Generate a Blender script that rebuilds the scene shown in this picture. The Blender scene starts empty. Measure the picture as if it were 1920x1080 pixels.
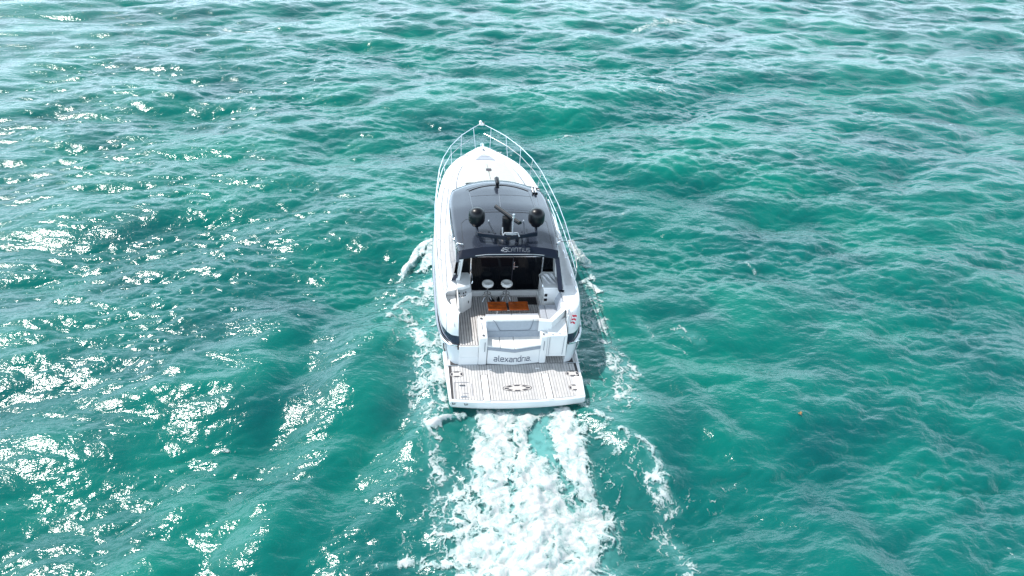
import bpy, bmesh, math, random
import numpy as np
from mathutils import Vector, Matrix

random.seed(7)
SC = bpy.context.scene
COL = SC.collection

# ------------------------------------------------------------ camera
cam_d = bpy.data.cameras.new("camera")
cam_o = bpy.data.objects.new("camera", cam_d)
COL.objects.link(cam_o)
CAM = Vector((-2.99, -15.18, 15.07))
yaw, pit, rol = [math.radians(a) for a in (9.39, 34.8, 4.76)]
fw = Vector((math.sin(yaw)*math.cos(pit), math.cos(yaw)*math.cos(pit), -math.sin(pit)))
ri0 = Vector((math.cos(yaw), -math.sin(yaw), 0))
up0 = ri0.cross(fw)
ri = math.cos(rol)*ri0 + math.sin(rol)*up0
up = -math.sin(rol)*ri0 + math.cos(rol)*up0
M = Matrix(((ri.x, up.x, -fw.x, CAM.x), (ri.y, up.y, -fw.y, CAM.y), (ri.z, up.z, -fw.z, CAM.z), (0, 0, 0, 1)))
cam_o.matrix_world = M
cam_d.sensor_width = 36.0
cam_d.lens = 36.0*1400/1920
cam_d.clip_start = 0.5
cam_d.clip_end = 12000
SC.camera = cam_o

# ------------------------------------------------------------ world, sun, exposure
SUN = Vector((-.51, .39, 1.0)).normalized()          # towards the sun: ahead of the boat, to port
sun_el = math.asin(SUN.z)
CLOUD = .9; CLOUD_L = 34.; CLOUD_Z = 2.4
world = bpy.data.worlds.new("World"); SC.world = world
world.use_nodes = True
wn = world.node_tree; wn.nodes.clear()
sky = wn.nodes.new("ShaderNodeTexSky"); sky.sky_type = 'NISHITA'; sky.sun_disc = False
sky.sun_elevation = sun_el
sky.sun_rotation = math.atan2(SUN.x, SUN.y)
sky.air_density = 1.0; sky.dust_density = 5.0; sky.ozone_density = 1.0
bg = wn.nodes.new("ShaderNodeBackground"); bg.inputs[1].default_value = 0.10
wo = wn.nodes.new("ShaderNodeOutputWorld")
# thin bright cloud veil over the whole sky
wtc = wn.nodes.new("ShaderNodeTexCoord"); wmp = wn.nodes.new("ShaderNodeMapping"); wmp.inputs["Scale"].default_value = (1, 1, 2.6)
wns = wn.nodes.new("ShaderNodeTexNoise"); wns.inputs["Scale"].default_value = 2.3; wns.inputs["Detail"].default_value = 7; wns.inputs["Roughness"].default_value = .6
wmr = wn.nodes.new("ShaderNodeMapRange"); wmr.inputs[1].default_value = .28; wmr.inputs[2].default_value = .62; wmr.inputs[4].default_value = CLOUD
wmx = wn.nodes.new("ShaderNodeMix"); wmx.data_type = 'RGBA'; 
wsx = wn.nodes.new("ShaderNodeSeparateXYZ"); wel = wn.nodes.new("ShaderNodeMapRange"); wel.interpolation_type = 'SMOOTHSTEP'
wel.inputs[1].default_value = .05; wel.inputs[2].default_value = .88; wel.inputs[3].default_value = CLOUD_L; wel.inputs[4].default_value = CLOUD_Z
wvs = wn.nodes.new("ShaderNodeVectorMath"); wvs.operation = 'SCALE'; wvs.inputs[0].default_value = (.66, .84, 1.0)
wn.links.new(wtc.outputs["Generated"], wsx.inputs[0]); wn.links.new(wsx.outputs["Z"], wel.inputs[0]); wn.links.new(wel.outputs[0], wvs.inputs["Scale"]); 
# thin cloud scatters forwards: the veil is brighter on the sun's side of the sky
wdt = wn.nodes.new("ShaderNodeVectorMath"); wdt.operation = 'DOT_PRODUCT'; wdt.inputs[1].default_value = tuple(SUN)
wdm = wn.nodes.new("ShaderNodeMapRange"); wdm.inputs[1].default_value = -.6; wdm.inputs[2].default_value = 1.; wdm.inputs[3].default_value = .5; wdm.inputs[4].default_value = 1.7
wv2 = wn.nodes.new("ShaderNodeVectorMath"); wv2.operation = 'SCALE'
wn.links.new(wtc.outputs["Generated"], wdt.inputs[0]); wn.links.new(wdt.outputs["Value"], wdm.inputs[0]); wn.links.new(wvs.outputs[0], wv2.inputs[0]); wn.links.new(wdm.outputs[0], wv2.inputs["Scale"]); wn.links.new(wv2.outputs[0], wmx.inputs[7])
wn.links.new(wtc.outputs["Generated"], wmp.inputs[0]); wn.links.new(wmp.outputs[0], wns.inputs["Vector"]); wn.links.new(wns.outputs[0], wmr.inputs[0])
wef = wn.nodes.new("ShaderNodeMapRange"); wef.inputs[1].default_value = .0; wef.inputs[2].default_value = .55; wef.inputs[3].default_value = .7; wef.inputs[4].default_value = 0
wad = wn.nodes.new("ShaderNodeMath"); wad.operation = 'ADD'; wad.use_clamp = True
wn.links.new(wtc.outputs["Generated"], wsx.inputs[0]); wn.links.new(wsx.outputs["Z"], wef.inputs[0]); wn.links.new(wef.outputs[0], wad.inputs[0]); wn.links.new(wmr.outputs[0], wad.inputs[1])
wn.links.new(wad.outputs[0], wmx.inputs[0]); wn.links.new(sky.outputs[0], wmx.inputs[6]); wn.links.new(wmx.outputs[2], bg.inputs[0])
wn.links.new(bg.outputs[0], wo.inputs[0])
sun_d = bpy.data.lights.new("sun", 'SUN'); sun_d.energy = 4.6; sun_d.angle = math.radians(0.55)
sun_d.color = (1.0, .965, .92)
sun_o = bpy.data.objects.new("sun", sun_d); COL.objects.link(sun_o)
sun_o.rotation_euler = (-SUN).to_track_quat('-Z', 'Y').to_euler()
sun_o.location = SUN*80
SC.view_settings.view_transform = 'Standard'
SC.view_settings.look = 'None'
SC.view_settings.exposure = 0.0
SC.view_settings.gamma = 1.0
SC.view_settings.use_curve_mapping = False
SC.cycles.max_bounces = 6
SC.cycles.glossy_bounces = 4
SC.cycles.transparent_max_bounces = 8
SC.cycles.sample_clamp_indirect = 6.0
SC.cycles.use_denoising = True

# ------------------------------------------------------------ materials
def mat(name, col, rough=.5, metal=0., spec=.5, coat=0., grain=None, bump=None, ior=None):
    """procedural principled material; grain=(scale, amount) varies the colour, bump=(scale, strength) the relief"""
    m = bpy.data.materials.new(name); m.use_nodes = True
    nt = m.node_tree; b = nt.nodes["Principled BSDF"]
    b.inputs["Base Color"].default_value = (*col, 1)
    b.inputs["Roughness"].default_value = rough
    b.inputs["Metallic"].default_value = metal
    b.inputs["Specular IOR Level"].default_value = spec
    if ior: b.inputs["IOR"].default_value = ior
    if coat:
        b.inputs["Coat Weight"].default_value = coat
        b.inputs["Coat Roughness"].default_value = .04
    tc = nt.nodes.new("ShaderNodeTexCoord")
    if grain:
        n = nt.nodes.new("ShaderNodeTexNoise"); n.inputs["Scale"].default_value = grain[0]
        n.inputs["Detail"].default_value = 6
        nt.links.new(tc.outputs["Object"], n.inputs["Vector"])
        mr = nt.nodes.new("ShaderNodeMapRange")
        mr.inputs[1].default_value = .3; mr.inputs[2].default_value = .7
        mr.inputs[3].default_value = 1-grain[1]; mr.inputs[4].default_value = 1+grain[1]*.5
        nt.links.new(n.outputs[0], mr.inputs[0])
        mx = nt.nodes.new("ShaderNodeVectorMath"); mx.operation = 'SCALE'
        mx.inputs[0].default_value = col
        nt.links.new(mr.outputs[0], mx.inputs["Scale"])
        nt.links.new(mx.outputs[0], b.inputs["Base Color"])
    if bump:
        n2 = nt.nodes.new("ShaderNodeTexNoise"); n2.inputs["Scale"].default_value = bump[0]
        n2.inputs["Detail"].default_value = 4
        nt.links.new(tc.outputs["Object"], n2.inputs["Vector"])
        bu = nt.nodes.new("ShaderNodeBump"); bu.inputs["Strength"].default_value = bump[1]
        bu.inputs["Distance"].default_value = .01
        nt.links.new(n2.outputs[0], bu.inputs["Height"])
        nt.links.new(bu.outputs[0], b.inputs["Normal"])
    return m

M_GEL = mat("white_gelcoat", (.77, .775, .775), .22, coat=.3, grain=(1.3, .05), bump=(2.5, .05))
M_HULL = mat("hull_gelcoat", (.66, .68, .70), .16, coat=.5, grain=(1.0, .05), bump=(2.0, .04))
M_NAVY = mat("navy_stripe", (.018, .022, .045), .14, coat=.6, grain=(3, .2))
M_ROOF = mat("charcoal_roof_gelcoat", (.024, .031, .047), .2, coat=.4, grain=(1.6, .18), bump=(5, .04))
M_BLACK = mat("black_plastic", (.004, .005, .008), .33, spec=.35, grain=(9, .2))
M_RUB = mat("black_rubber", (.015, .015, .017), .7, grain=(30, .3), bump=(60, .3))
M_STEEL = mat("stainless_steel", (.80, .81, .83), .13, metal=1., grain=(12, .06))
M_GLASS = mat("tinted_glass", (.003, .004, .006), .06, spec=.16, grain=(2, .2))
M_CUSH = mat("grey_vinyl_cushion", (.38, .41, .46), .55, grain=(14, .07), bump=(40, .15))
M_CUSHL = mat("pale_vinyl_cushion", (.74, .73, .71), .55, grain=(9, .05), bump=(35, .12))
M_CUSHD = mat("slate_vinyl_trim", (.30, .33, .38), .5, grain=(14, .08), bump=(40, .15))
M_TEAK = mat("pale_deck_plank", (.56, .53, .50), .6, grain=(24, .16), bump=(70, .25))
M_CAULK = mat("dark_deck_caulk", (.045, .042, .045), .7, grain=(30, .25))
M_VARN = mat("varnished_teak", (.36, .075, .012), .25, coat=.5, grain=(7, .45))
M_WHITE = mat("white_paint", (.82, .82, .82), .35, grain=(6, .04))
M_SEAM = mat("grey_seam", (.20, .22, .26), .6, grain=(20, .2))
M_RED = mat("red_cloth", (.60, .02, .05), .8, grain=(30, .15))
M_CLOTH = mat("white_cloth", (.78, .78, .80), .85, grain=(26, .12), bump=(50, .5))
M_LETTER = mat("navy_lettering", (.012, .03, .08), .3, grain=(20, .2))
M_CHROME = mat("chrome_lettering", (.66, .69, .73), .2, metal=.6, grain=(20, .1))
M_OVAL = mat("grey_logo_inlay", (.035, .035, .05), .6, grain=(20, .2))

# ------------------------------------------------------------ sea surface (spectral)
def spectrum_tile(N, L, lmin, lmax, hs, wind, spread, seed, chop):
    rng = np.random.default_rng(seed)
    k1 = np.fft.fftfreq(N, L/N)*2*np.pi
    kx, ky = np.meshgrid(k1, k1, indexing='ij')
    k = np.hypot(kx, ky); k[0, 0] = 1e-6
    lam = 2*np.pi/k
    kp = 2*np.pi/lmax
    P = np.exp(-1.1*(kp/k)**2)*k**-4.0
    ca = (kx*np.cos(wind)+ky*np.sin(wind))/k
    P *= (np.abs(ca)**spread)*.93+.07
    P *= np.exp(-(lmin/lam)**4)
    P[lam > lmax*2.2] = 0; P[0, 0] = 0
    a = (rng.standard_normal((N, N))+1j*rng.standard_normal((N, N)))*np.sqrt(P)
    h = np.fft.ifft2(a)
    s = hs/4/h.real.std()
    H = h.real*s
    a = a*s
    DX = np.fft.ifft2(-1j*kx/k*a).real*chop
    DY = np.fft.ifft2(-1j*ky/k*a).real*chop
    return dict(N=N, L=L, H=H.astype(np.float32), DX=DX.astype(np.float32), DY=DY.astype(np.float32))

def tile_get(t, key, x, y, rot=0.):
    c, s = math.cos(rot), math.sin(rot)
    u = (x*c+y*s)/t['L']*t['N']; v = (-x*s+y*c)/t['L']*t['N']
    i = np.floor(u).astype(int); j = np.floor(v).astype(int)
    fu = u-i; fv = v-j; N = t['N']
    i0 = i % N; i1 = (i+1) % N; j0 = j % N; j1 = (j+1) % N
    A = t[key]
    return (A[i0, j0]*(1-fu)+A[i1, j0]*fu)*(1-fv)+(A[i0, j1]*(1-fu)+A[i1, j1]*fu)*fv

T1 = spectrum_tile(1024, 83.0, .7, 11.0, .55, math.radians(-80), 5., 11, 1.0)
T2 = spectrum_tile(1024, 19.7, .11, 1.0, .072, math.radians(-105), 3.5, 5, .8)

def fbm(x, y, sc, seed, octs=4):
    """value noise, 0..1"""
    out = np.zeros_like(x, dtype=np.float64); amp = 1.; tot = 0
    rng = np.random.default_rng(seed)
    R = rng.random((256, 256))
    for o in range(octs):
        u = x/sc*(2**o)+17.3*o; v = y/sc*(2**o)+5.1*o
        i = np.floor(u).astype(int); j = np.floor(v).astype(int)
        fu = u-i; fv = v-j; fu = fu*fu*(3-2*fu); fv = fv*fv*(3-2*fv)
        a = R[i % 256, j % 256]; b = R[(i+1) % 256, j % 256]; c = R[i % 256, (j+1) % 256]; d = R[(i+1) % 256, (j+1) % 256]
        out += amp*((a*(1-fu)+b*fu)*(1-fv)+(c*(1-fu)+d*fu)*fv); tot += amp; amp *= .5
    return out/tot

def cell_edges(x, y, sc, seed):
    """cellular noise: 1 on the borders between cells, 0 inside"""
    rng = np.random.default_rng(seed); RX = rng.random((128, 128)); RY = rng.random((128, 128))
    u = x/sc; v = y/sc; i = np.floor(u).astype(int); j = np.floor(v).astype(int)
    f1 = np.full(x.shape, 9.); f2 = np.full(x.shape, 9.)
    for di in (-1, 0, 1):
        for dj in (-1, 0, 1):
            a = i+di; b = j+dj
            d = np.hypot(a+RX[a % 128, b % 128]-u, b+RY[a % 128, b % 128]-v)
            n2 = np.where(d < f1, f1, np.minimum(f2, d)); f1 = np.minimum(f1, d); f2 = n2
    return 1-np.clip((f2-f1)*1.6, 0, 1)

FOAM = [(-2.12, 8.8, -2.2, 3.2, 0.22, 0.42, 0.02), (2.12, 7.2, 2.22, 3.2, 0.2, 0.4, 0.02), (-2.15, 3, -2.1, 0.4, 0.2, 0.38, 0.01), (2.2, 3, 2.15, 0.4, 0.2, 0.3, 0),
 (-1.9, 9.9, -2.3, 8.4, 0.2, 0.75, 0.12), (-0.67, -0.3, -1, -1.92, 0.55, 0.99, 0.1), (0.14, -0.42, -0.04, -2.51, 0.37, 0.94, 0.12), (-0.99, -2.1, -1.01, -5.49, 0.62, 0.95, 0.08),
 (0.07, -2.34, -0.21, -5.81, 0.67, 1.05, 0.16), (1.21, -0.47, 1.28, -2.23, 0.5, 0.99, 0.12), (1.36, -2.23, 1.4, -4.08, 0.49, 0.93, 0.1), (-1.18, -0.05, 1.48, -0.21, 0.14, 0.62, 0.02),
 (-0.38, -0.4, -0.5, -2.13, 0.38, 0.92, 0.08), (0.4, -2.18, 0.46, -3.55, 0.41, 0.9, 0.08), (0.8, -3.89, 0.81, -6.4, 0.68, 0.88, 0.08), (-0.81, -4.24, -1.09, -6.73, 0.83, 0.93, 0.08),
 (-1.69, -4.48, -1.72, -6.21, 0.38, 0.7, 0.06), (-0.35, -5.54, -0.5, -7.35, 1.26, 0.75, 0.08), (-1.66, 0.13, -2.43, -0.46, 0.14, 0.85, 0.08), (-2.43, -0.5, -2.4, -2.02, 0.29, 0.44, 0.02),
 (-2.25, -1.1, -2.24, -4, 0.54, 0.34, 0.01), (-3.05, -1.99, -2.83, -5.1, 0.64, 0.14, 0), (-2.11, -2.39, -2.09, -5.15, 0.46, 0.32, 0.01), (-3.9, -4.78, -3.07, -4.46, 0.12, 0.55, 0.03),
 (-3.07, -4.46, -2.1, -4.76, 0.17, 0.6, 0.03), (-1.84, -2.41, -1.7, -4.33, 0.29, 0.62, 0.03), (-1.08, 0.27, -1.44, -0.55, 0.18, 0.4, 0.02), (2, -0.07, 2.4, -0.43, 0.08, 0.62, 0.03),
 (2.39, -0.47, 3.27, -1.43, 0.14, 0.6, 0.04), (3.27, -1.43, 3.41, -2.17, 0.2, 0.62, 0.03), (1.98, -0.76, 3.12, -2, 0.36, 0.38, 0), (3.18, -2.34, 3.68, -3.25, 0.28, 0.52, 0),
 (3.48, -2.54, 4.57, -3.22, 0.43, 0.2, 0), (3.28, -3.48, 3.12, -4.5, 0.35, 0.4, 0), (3.51, -4.53, 3.49, -5.68, 0.33, 0.46, 0), (2.58, -2.66, 2.59, -5.2, 0.54, 0.15, 0),
 (4.97, -2.71, 5.7, -2.93, 0.18, 0.3, 0), (2.42, -1.54, 1.71, -5.42, 0.3, 0.22, 0), (-2.25, 9.47, -3.19, 7.76, 0.22, 0.97, 0.22), (-2.24, 8.55, -2.61, 7.47, 0.19, 0.7, 0.1),
 (-3.26, 7.55, -3.48, 6.47, 0.13, 0.5, 0.02), (-2.4, 6.78, -2.74, 5.5, 0.37, 0.5, 0.02), (-3.15, 5.76, -3.6, 4.34, 0.12, 0.62, 0.03), (-3.22, 4.76, -2.69, 2.95, 0.2, 0.5, 0.01),
 (-2.49, 2.94, -2.46, 1.7, 0.33, 0.5, 0.01), (-2.69, 1.24, -2.51, -0.29, 0.39, 0.46, 0.01), (-2.63, 6.79, -2.59, 0.34, 0.7, 0.22, 0), (-2.29, 11.46, -2.42, 11.2, 0.15, 0.75, 0.1),
 (-3.62, 4.34, -3.19, 3.23, 0.21, 0.25, 0), (-2.14, 1.92, -2.09, 0.76, 0.13, 0.5, 0.02), (3.13, 8.81, 3.19, 7.83, 0.19, 0.98, 0.3), (3.19, 7.83, 3.35, 7.39, 0.23, 0.98, 0.3),
 (3.45, 6.9, 3.45, 6.28, 0.12, 0.6, 0.03), (3.19, 6.35, 3.5, 5.43, 0.14, 0.78, 0.06), (3.08, 5.06, 3.08, 4.16, 0.28, 0.42, 0), (3.33, 4.15, 3.54, 3.62, 0.24, 0.5, 0),
 (2.97, 3.3, 3.29, 2.96, 0.23, 0.42, 0), (3.39, 2.07, 3.26, 0.3, 0.43, 0.58, 0.01), (3.81, 1.7, 3.84, 1.16, 0.2, 0.5, 0), (3.22, 5.37, 2.36, 0.12, 0.45, 0.2, 0),
 (2.5, 1.75, 3.17, 1.72, 0.14, 0.25, 0), (4.58, 4.17, 4.9, 3.53, 0.24, 0.42, 0), (6, 3.61, 6.44, 3.14, 0.22, 0.45, 0), (5.53, 2.81, 5.81, 2.34, 0.07, 0.5, 0),
 (3.78, 3.17, 3.86, 3, 0.14, 0.42, 0), (3.03, 0.76, 2.75, -0.12, 0.22, 0.3, 0), (13.7, 39.23, 16.53, 41.26, 0.56, 0.6, 0), (16.71, 41.86, 19.35, 41.05, 0.58, 0.62, 0),
 (11.08, 25.84, 11.83, 26.42, 0.34, 0.62, 0), (15.59, 27.22, 17.38, 26.98, 0.21, 0.42, 0), (-14.73, 35.49, -13, 35, 0.23, 0.7, 0), (4.15, 18.8, 4.99, 19.88, 0.08, 0.6, 0),
 (4.99, 19.88, 5.52, 19.63, 0.09, 0.55, 0), (5.7, 11.59, 5.88, 11.41, 0.09, 0.4, 0), (8.96, 10.84, 9.51, 10.1, 0.09, 0.42, 0), (9.84, 7.68, 9.84, 7.02, 0.09, 0.45, 0),
 (23.46, 23.66, 24.53, 23.48, 0.21, 0.35, 0), (11.39, -5.59, 11.37, -5.81, 0.06, 0.4, 0), (-9.77, 0.36, -7.07, -0.85, 0.2, 0.22, 0)]

def capsule(x, y, x1, y1, x2, y2):
    dx, dy = x2-x1, y2-y1; L2 = dx*dx+dy*dy+1e-9
    t = np.clip(((x-x1)*dx+(y-y1)*dy)/L2, 0, 1)
    return np.hypot(x-x1-t*dx, y-y1-t*dy)

def foam_density(x, y, only=None):
    D = np.zeros_like(x); Lf = np.zeros_like(x)
    wx = x+(fbm(x, y, .9, 3, 3)-.5)*.5; wy = y+(fbm(x, y, .9, 4, 3)-.5)*.6
    for (x1, y1, x2, y2, R, d, li) in FOAM:
        m = (x > min(x1, x2)-2*R-.6) & (x < max(x1, x2)+2*R+.6) & (y > min(y1, y2)-2*R-.6) & (y < max(y1, y2)+2*R+.6)
        if not m.any(): continue
        r = capsule(wx[m], wy[m], x1, y1, x2, y2)/R
        w = np.exp(-(r/1.08)**3.2)*d
        D[m] = 1-(1-D[m])*(1-w) if d < .9 else np.maximum(D[m], w)
        Lf[m] = np.maximum(Lf[m], np.exp(-(r/1.2)**2)*li)
    D = np.where(y > .35, np.clip(D*1.15, 0, 1), D)
    # the dark gap between the two propeller streams
    g = np.exp(-(capsule(wx, wy, .50, -.75, .60, -1.35)/.17)**2)
    D = D*(1-.9*g)
    # nothing inside the hull
    return D, Lf

def wake_height(x, y):
    """diverging wake crests on either side of the hull and the trough/mound behind it"""
    yb = 11.5
    z = np.zeros_like(x)
    for s in (-1, 1):
        ax = s*x+(fbm(x, y, 3.4, 61+s, 3)-.5)*2.4
        d = ax-1.9-np.clip(yb-y, 0, 60)*.30          # distance outside the diverging line
        env = np.exp(-np.clip(np.abs(d)-.2, 0, 99)**2/9.)*np.clip((8.5-y)/6, 0, 1)*np.exp(-np.clip(-y-2, 0, 99)/22.)
        env *= np.clip((ax-1.6)/1.2, 0, 1)
        env *= .55+.9*fbm(x, y, 3.0, 31+s, 2)
        z += (.19 if s < 0 else .06)*env*np.cos(d*2*np.pi/2.7)
    stern = np.exp(-(x/2.0)**2)*np.clip((.2-y)/1.2, 0, 1)*np.exp(-np.clip(-y-3, 0, 99)/14.)
    z += stern*(-.10+.22*np.clip((-y-.6)/3, 0, 1))
    # steep inner edge of the starboard stern wave
    r = capsule(x, y, 2.05, -.25, 3.6, -2.4)
    z += .16*np.exp(-(r/.38)**2)
    r = capsule(x, y, -2.1, -.2, -3.1, -1.0)
    z += .12*np.exp(-(r/.35)**2)
    return z

def sea_disp(x, y, fine=True):
    near = np.clip((np.hypot(np.clip(np.abs(x)-1.9, 0, 99), np.clip(np.abs(y-6)-7, 0, 99)))/1.6, 0, 1)
    damp = .25+.75*near
    far = np.exp(-np.clip(np.hypot(x, y-10)-140, 0, 9999)/260.)
    w = .78+.5*fbm(x, y, 17., 91, 2)
    z = tile_get(T1, 'H', x, y)*damp*far*w
    dx = tile_get(T1, 'DX', x, y)*damp*far*w
    dy = tile_get(T1, 'DY', x, y)*damp*far*w
    if fine:
        # the coarser outer grid cannot carry the shortest ripples: fade them out there
        q = (.25+1.5*fbm(x, y, 4., 92, 3))*far*(.30+.70*np.clip((46-y)/26, 0, 1)*np.clip((34-np.abs(x))/18, 0, 1))
        z += tile_get(T2, 'H', x, y, .35)*q
        c, s = math.cos(.35), math.sin(.35)
        a = tile_get(T2, 'DX', x, y, .35)*q; b = tile_get(T2, 'DY', x, y, .35)*q
        dx += a*c-b*s; dy += a*s+b*c
    z += wake_height(x, y)
    return dx, dy, z

def ranges(segs):
    out = []
    for a, b, h in segs:
        n = max(1, int(round((b-a)/h))); out += list(np.linspace(a, b, n, endpoint=False))
    out.append(segs[-1][1]); return np.array(out)

def geo(a, b, h0, q):
    out = []; h = h0; p = a; s = 1 if b > a else -1
    while (b-p)*s > 0:
        out.append(p); p += s*h; h *= q
    out.append(b); return out

def grid_mesh(name, X, Y, Z, keep, material, attrs=None):
    nx, ny = X.shape
    idx = np.arange(nx*ny).reshape(nx, ny)
    q = np.stack([idx[:-1, :-1], idx[1:, :-1], idx[1:, 1:], idx[:-1, 1:]], -1).reshape(-1, 4)
    if keep is not None: q = q[keep.reshape(-1)]
    used = np.zeros(nx*ny, bool); used[q.reshape(-1)] = True
    remap = np.cumsum(used)-1
    q = remap[q]
    co = np.stack([X, Y, Z], -1).reshape(-1, 3)[used].astype(np.float32)
    me = bpy.data.meshes.new(name)
    me.vertices.add(len(co)); me.vertices.foreach_set("co", co.reshape(-1))
    me.loops.add(len(q)*4); me.loops.foreach_set("vertex_index", q.reshape(-1).astype(np.int32))
    me.polygons.add(len(q)); me.polygons.foreach_set("loop_start", np.arange(len(q), dtype=np.int32)*4)
    try: me.polygons.foreach_set("loop_total", np.full(len(q), 4, dtype=np.int32))
    except Exception: pass
    me.update(calc_edges=True)
    me.polygons.foreach_set("use_smooth", np.ones(len(q), bool))
    for k, v in (attrs or {}).items():
        at = me.attributes.new(k, 'FLOAT', 'POINT')
        at.data.foreach_set("value", v.reshape(-1)[used].astype(np.float32))
    me.materials.append(material)
    o = bpy.data.objects.new(name, me); COL.objects.link(o)
    return o

# water material
def water_material():
    m = bpy.data.materials.new("sea_water"); m.use_nodes = True
    nt = m.node_tree; N = nt.nodes; Lk = nt.links
    N.remove(N["Principled BSDF"]); out = N["Material Output"]
    dif = N.new("ShaderNodeBsdfDiffuse"); glo = N.new("ShaderNodeBsdfGlossy"); glo.inputs["Roughness"].default_value = WROUGH
    fre = N.new("ShaderNodeFresnel"); fre.inputs["IOR"].default_value = 1.50
    mxs = N.new("ShaderNodeMixShader")
    Lk.new(fre.outputs[0], mxs.inputs[0]); Lk.new(dif.outputs[0], mxs.inputs[1]); Lk.new(glo.outputs[0], mxs.inputs[2]); Lk.new(mxs.outputs[0], out.inputs[0])
    tc = N.new("ShaderNodeTexCoord")
    def noise(scale, detail, sx=1., sy=1., rz=0.):
        mp = N.new("ShaderNodeMapping"); mp.inputs["Scale"].default_value = (sx, sy, 1); mp.inputs["Rotation"].default_value = (0, 0, rz)
        n = N.new("ShaderNodeTexNoise"); n.inputs["Scale"].default_value = scale; n.inputs["Detail"].default_value = detail
        Lk.new(tc.outputs["Object"], mp.inputs[0]); Lk.new(mp.outputs[0], n.inputs["Vector"]); return n.outputs[0]
    def math_(op, a, bb):
        n = N.new("ShaderNodeMath"); n.operation = op
        for i, v in enumerate((a, bb)):
            if isinstance(v, (int, float)): n.inputs[i].default_value = v
            else: Lk.new(v, n.inputs[i])
        return n.outputs[0]
    def mix(f, c1, c2):
        n = N.new("ShaderNodeMix"); n.data_type = 'RGBA'
        if isinstance(f, float): n.inputs[0].default_value = f
        else: Lk.new(f, n.inputs[0])
        for sck, v in ((n.inputs[6], c1), (n.inputs[7], c2)):
            if isinstance(v, tuple): sck.default_value = (*v, 1)
            else: Lk.new(v, sck)
        return n.outputs[2]
    def ramp(v, lo, hi):
        n = N.new("ShaderNodeMapRange"); n.inputs[1].default_value = lo; n.inputs[2].default_value = hi
        Lk.new(v, n.inputs[0]); return n.outputs[0]
    base = mix(ramp(noise(.09, 3), .38, .62), WATER_A, WATER_B)
    base = mix(math_('MULTIPLY', ramp(noise(.33, 6), .42, .68), .7), base, WATER_C)
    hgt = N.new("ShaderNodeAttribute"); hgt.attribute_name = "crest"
    base = mix(hgt.outputs["Fac"], base, WATER_D)  # greener crests: light coming through thin water, put into the colour
    aer = N.new("ShaderNodeAttribute"); aer.attribute_name = "aeration"
    an = math_('MULTIPLY', aer.outputs["Fac"], math_('ADD', .6, ramp(noise(3.2, 8), .35, .65)))
    base = mix(an, base, (.12, .36, .35))
    Lk.new(base, dif.inputs[0])
    # light scattered up from inside the water hardly follows the ripples: blend the body normal towards vertical
    ge = N.new("ShaderNodeNewGeometry"); vm = N.new("ShaderNodeVectorMath"); vm.operation = 'SCALE'; vm.inputs["Scale"].default_value = .45
    Lk.new(ge.outputs["Normal"], vm.inputs[0]); va = N.new("ShaderNodeVectorMath"); va.operation = 'ADD'; va.inputs[1].default_value = (0, 0, .55)
    Lk.new(vm.outputs[0], va.inputs[0]); vn = N.new("ShaderNodeVectorMath"); vn.operation = 'NORMALIZE'; Lk.new(va.outputs[0], vn.inputs[0]); Lk.new(vn.outputs[0], dif.inputs["Normal"])
    h = math_('ADD', math_('MULTIPLY', noise(3.2, 3, 1, 1.9, -.25), .055), math_('MULTIPLY', noise(9., 4, 1, 1.7, -.2), .022))
    h = math_('ADD', h, math_('MULTIPLY', noise(4.6, 2, 1.6, 1, .5), .02))
    bu = N.new("ShaderNodeBump"); bu.inputs["Strength"].default_value = BUMP; bu.inputs["Distance"].default_value = 1.0
    Lk.new(h, bu.inputs["Height"]); Lk.new(bu.outputs[0], glo.inputs["Normal"]); Lk.new(bu.outputs[0], fre.inputs["Normal"])
    return m
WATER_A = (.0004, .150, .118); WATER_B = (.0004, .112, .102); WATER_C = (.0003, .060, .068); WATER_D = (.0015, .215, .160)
BUMP = .62; WROUGH = .145
M_SEA = water_material()

gx = np.array(sorted(set([round(v, 4) for v in
      geo(-21, -3000, .16, 1.12)+list(ranges([(-21, -12, .11), (-12, 14, .062), (14, 24, .10), (24, 60, .17)]))+geo(60, 3000, .25, 1.12)])))
gy = np.array(sorted(set([round(v, 4) for v in
      geo(-10, -3000, .12, 1.13)+list(ranges([(-10, 16, .062), (16, 34, .085), (34, 58, .12)]))+geo(58, 3500, .2, 1.12)])))
X, Y = np.meshgrid(gx, gy, indexing='ij')
DX, DY, Z = sea_disp(X, Y)
D0, _ = foam_density(X, Y)
aer = np.clip((D0-.25)*.7, 0, 1)
wash = 1.1*np.exp(-((X-.1-.02*Y)/(1.25+.06*np.clip(-Y, 0, 99)))**4)*np.clip((.9-Y)/.5, 0, 1)*np.exp(-np.clip(-Y-8, 0, 99)/10.)
aer = np.clip(np.maximum(aer, wash*.9), 0, 1)
side = np.exp(-((np.abs(X)-2.6)/.9)**2)*np.clip((7.5-Y)/2, 0, 1)*np.clip((Y+5)/6, 0, 1)
aer = np.maximum(aer, side*.16)
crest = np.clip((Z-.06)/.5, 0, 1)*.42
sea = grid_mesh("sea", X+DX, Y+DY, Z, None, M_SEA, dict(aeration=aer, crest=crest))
sea["kind"] = "structure"; sea["label"] = "choppy turquoise green sea all around the yacht"; 

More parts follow.
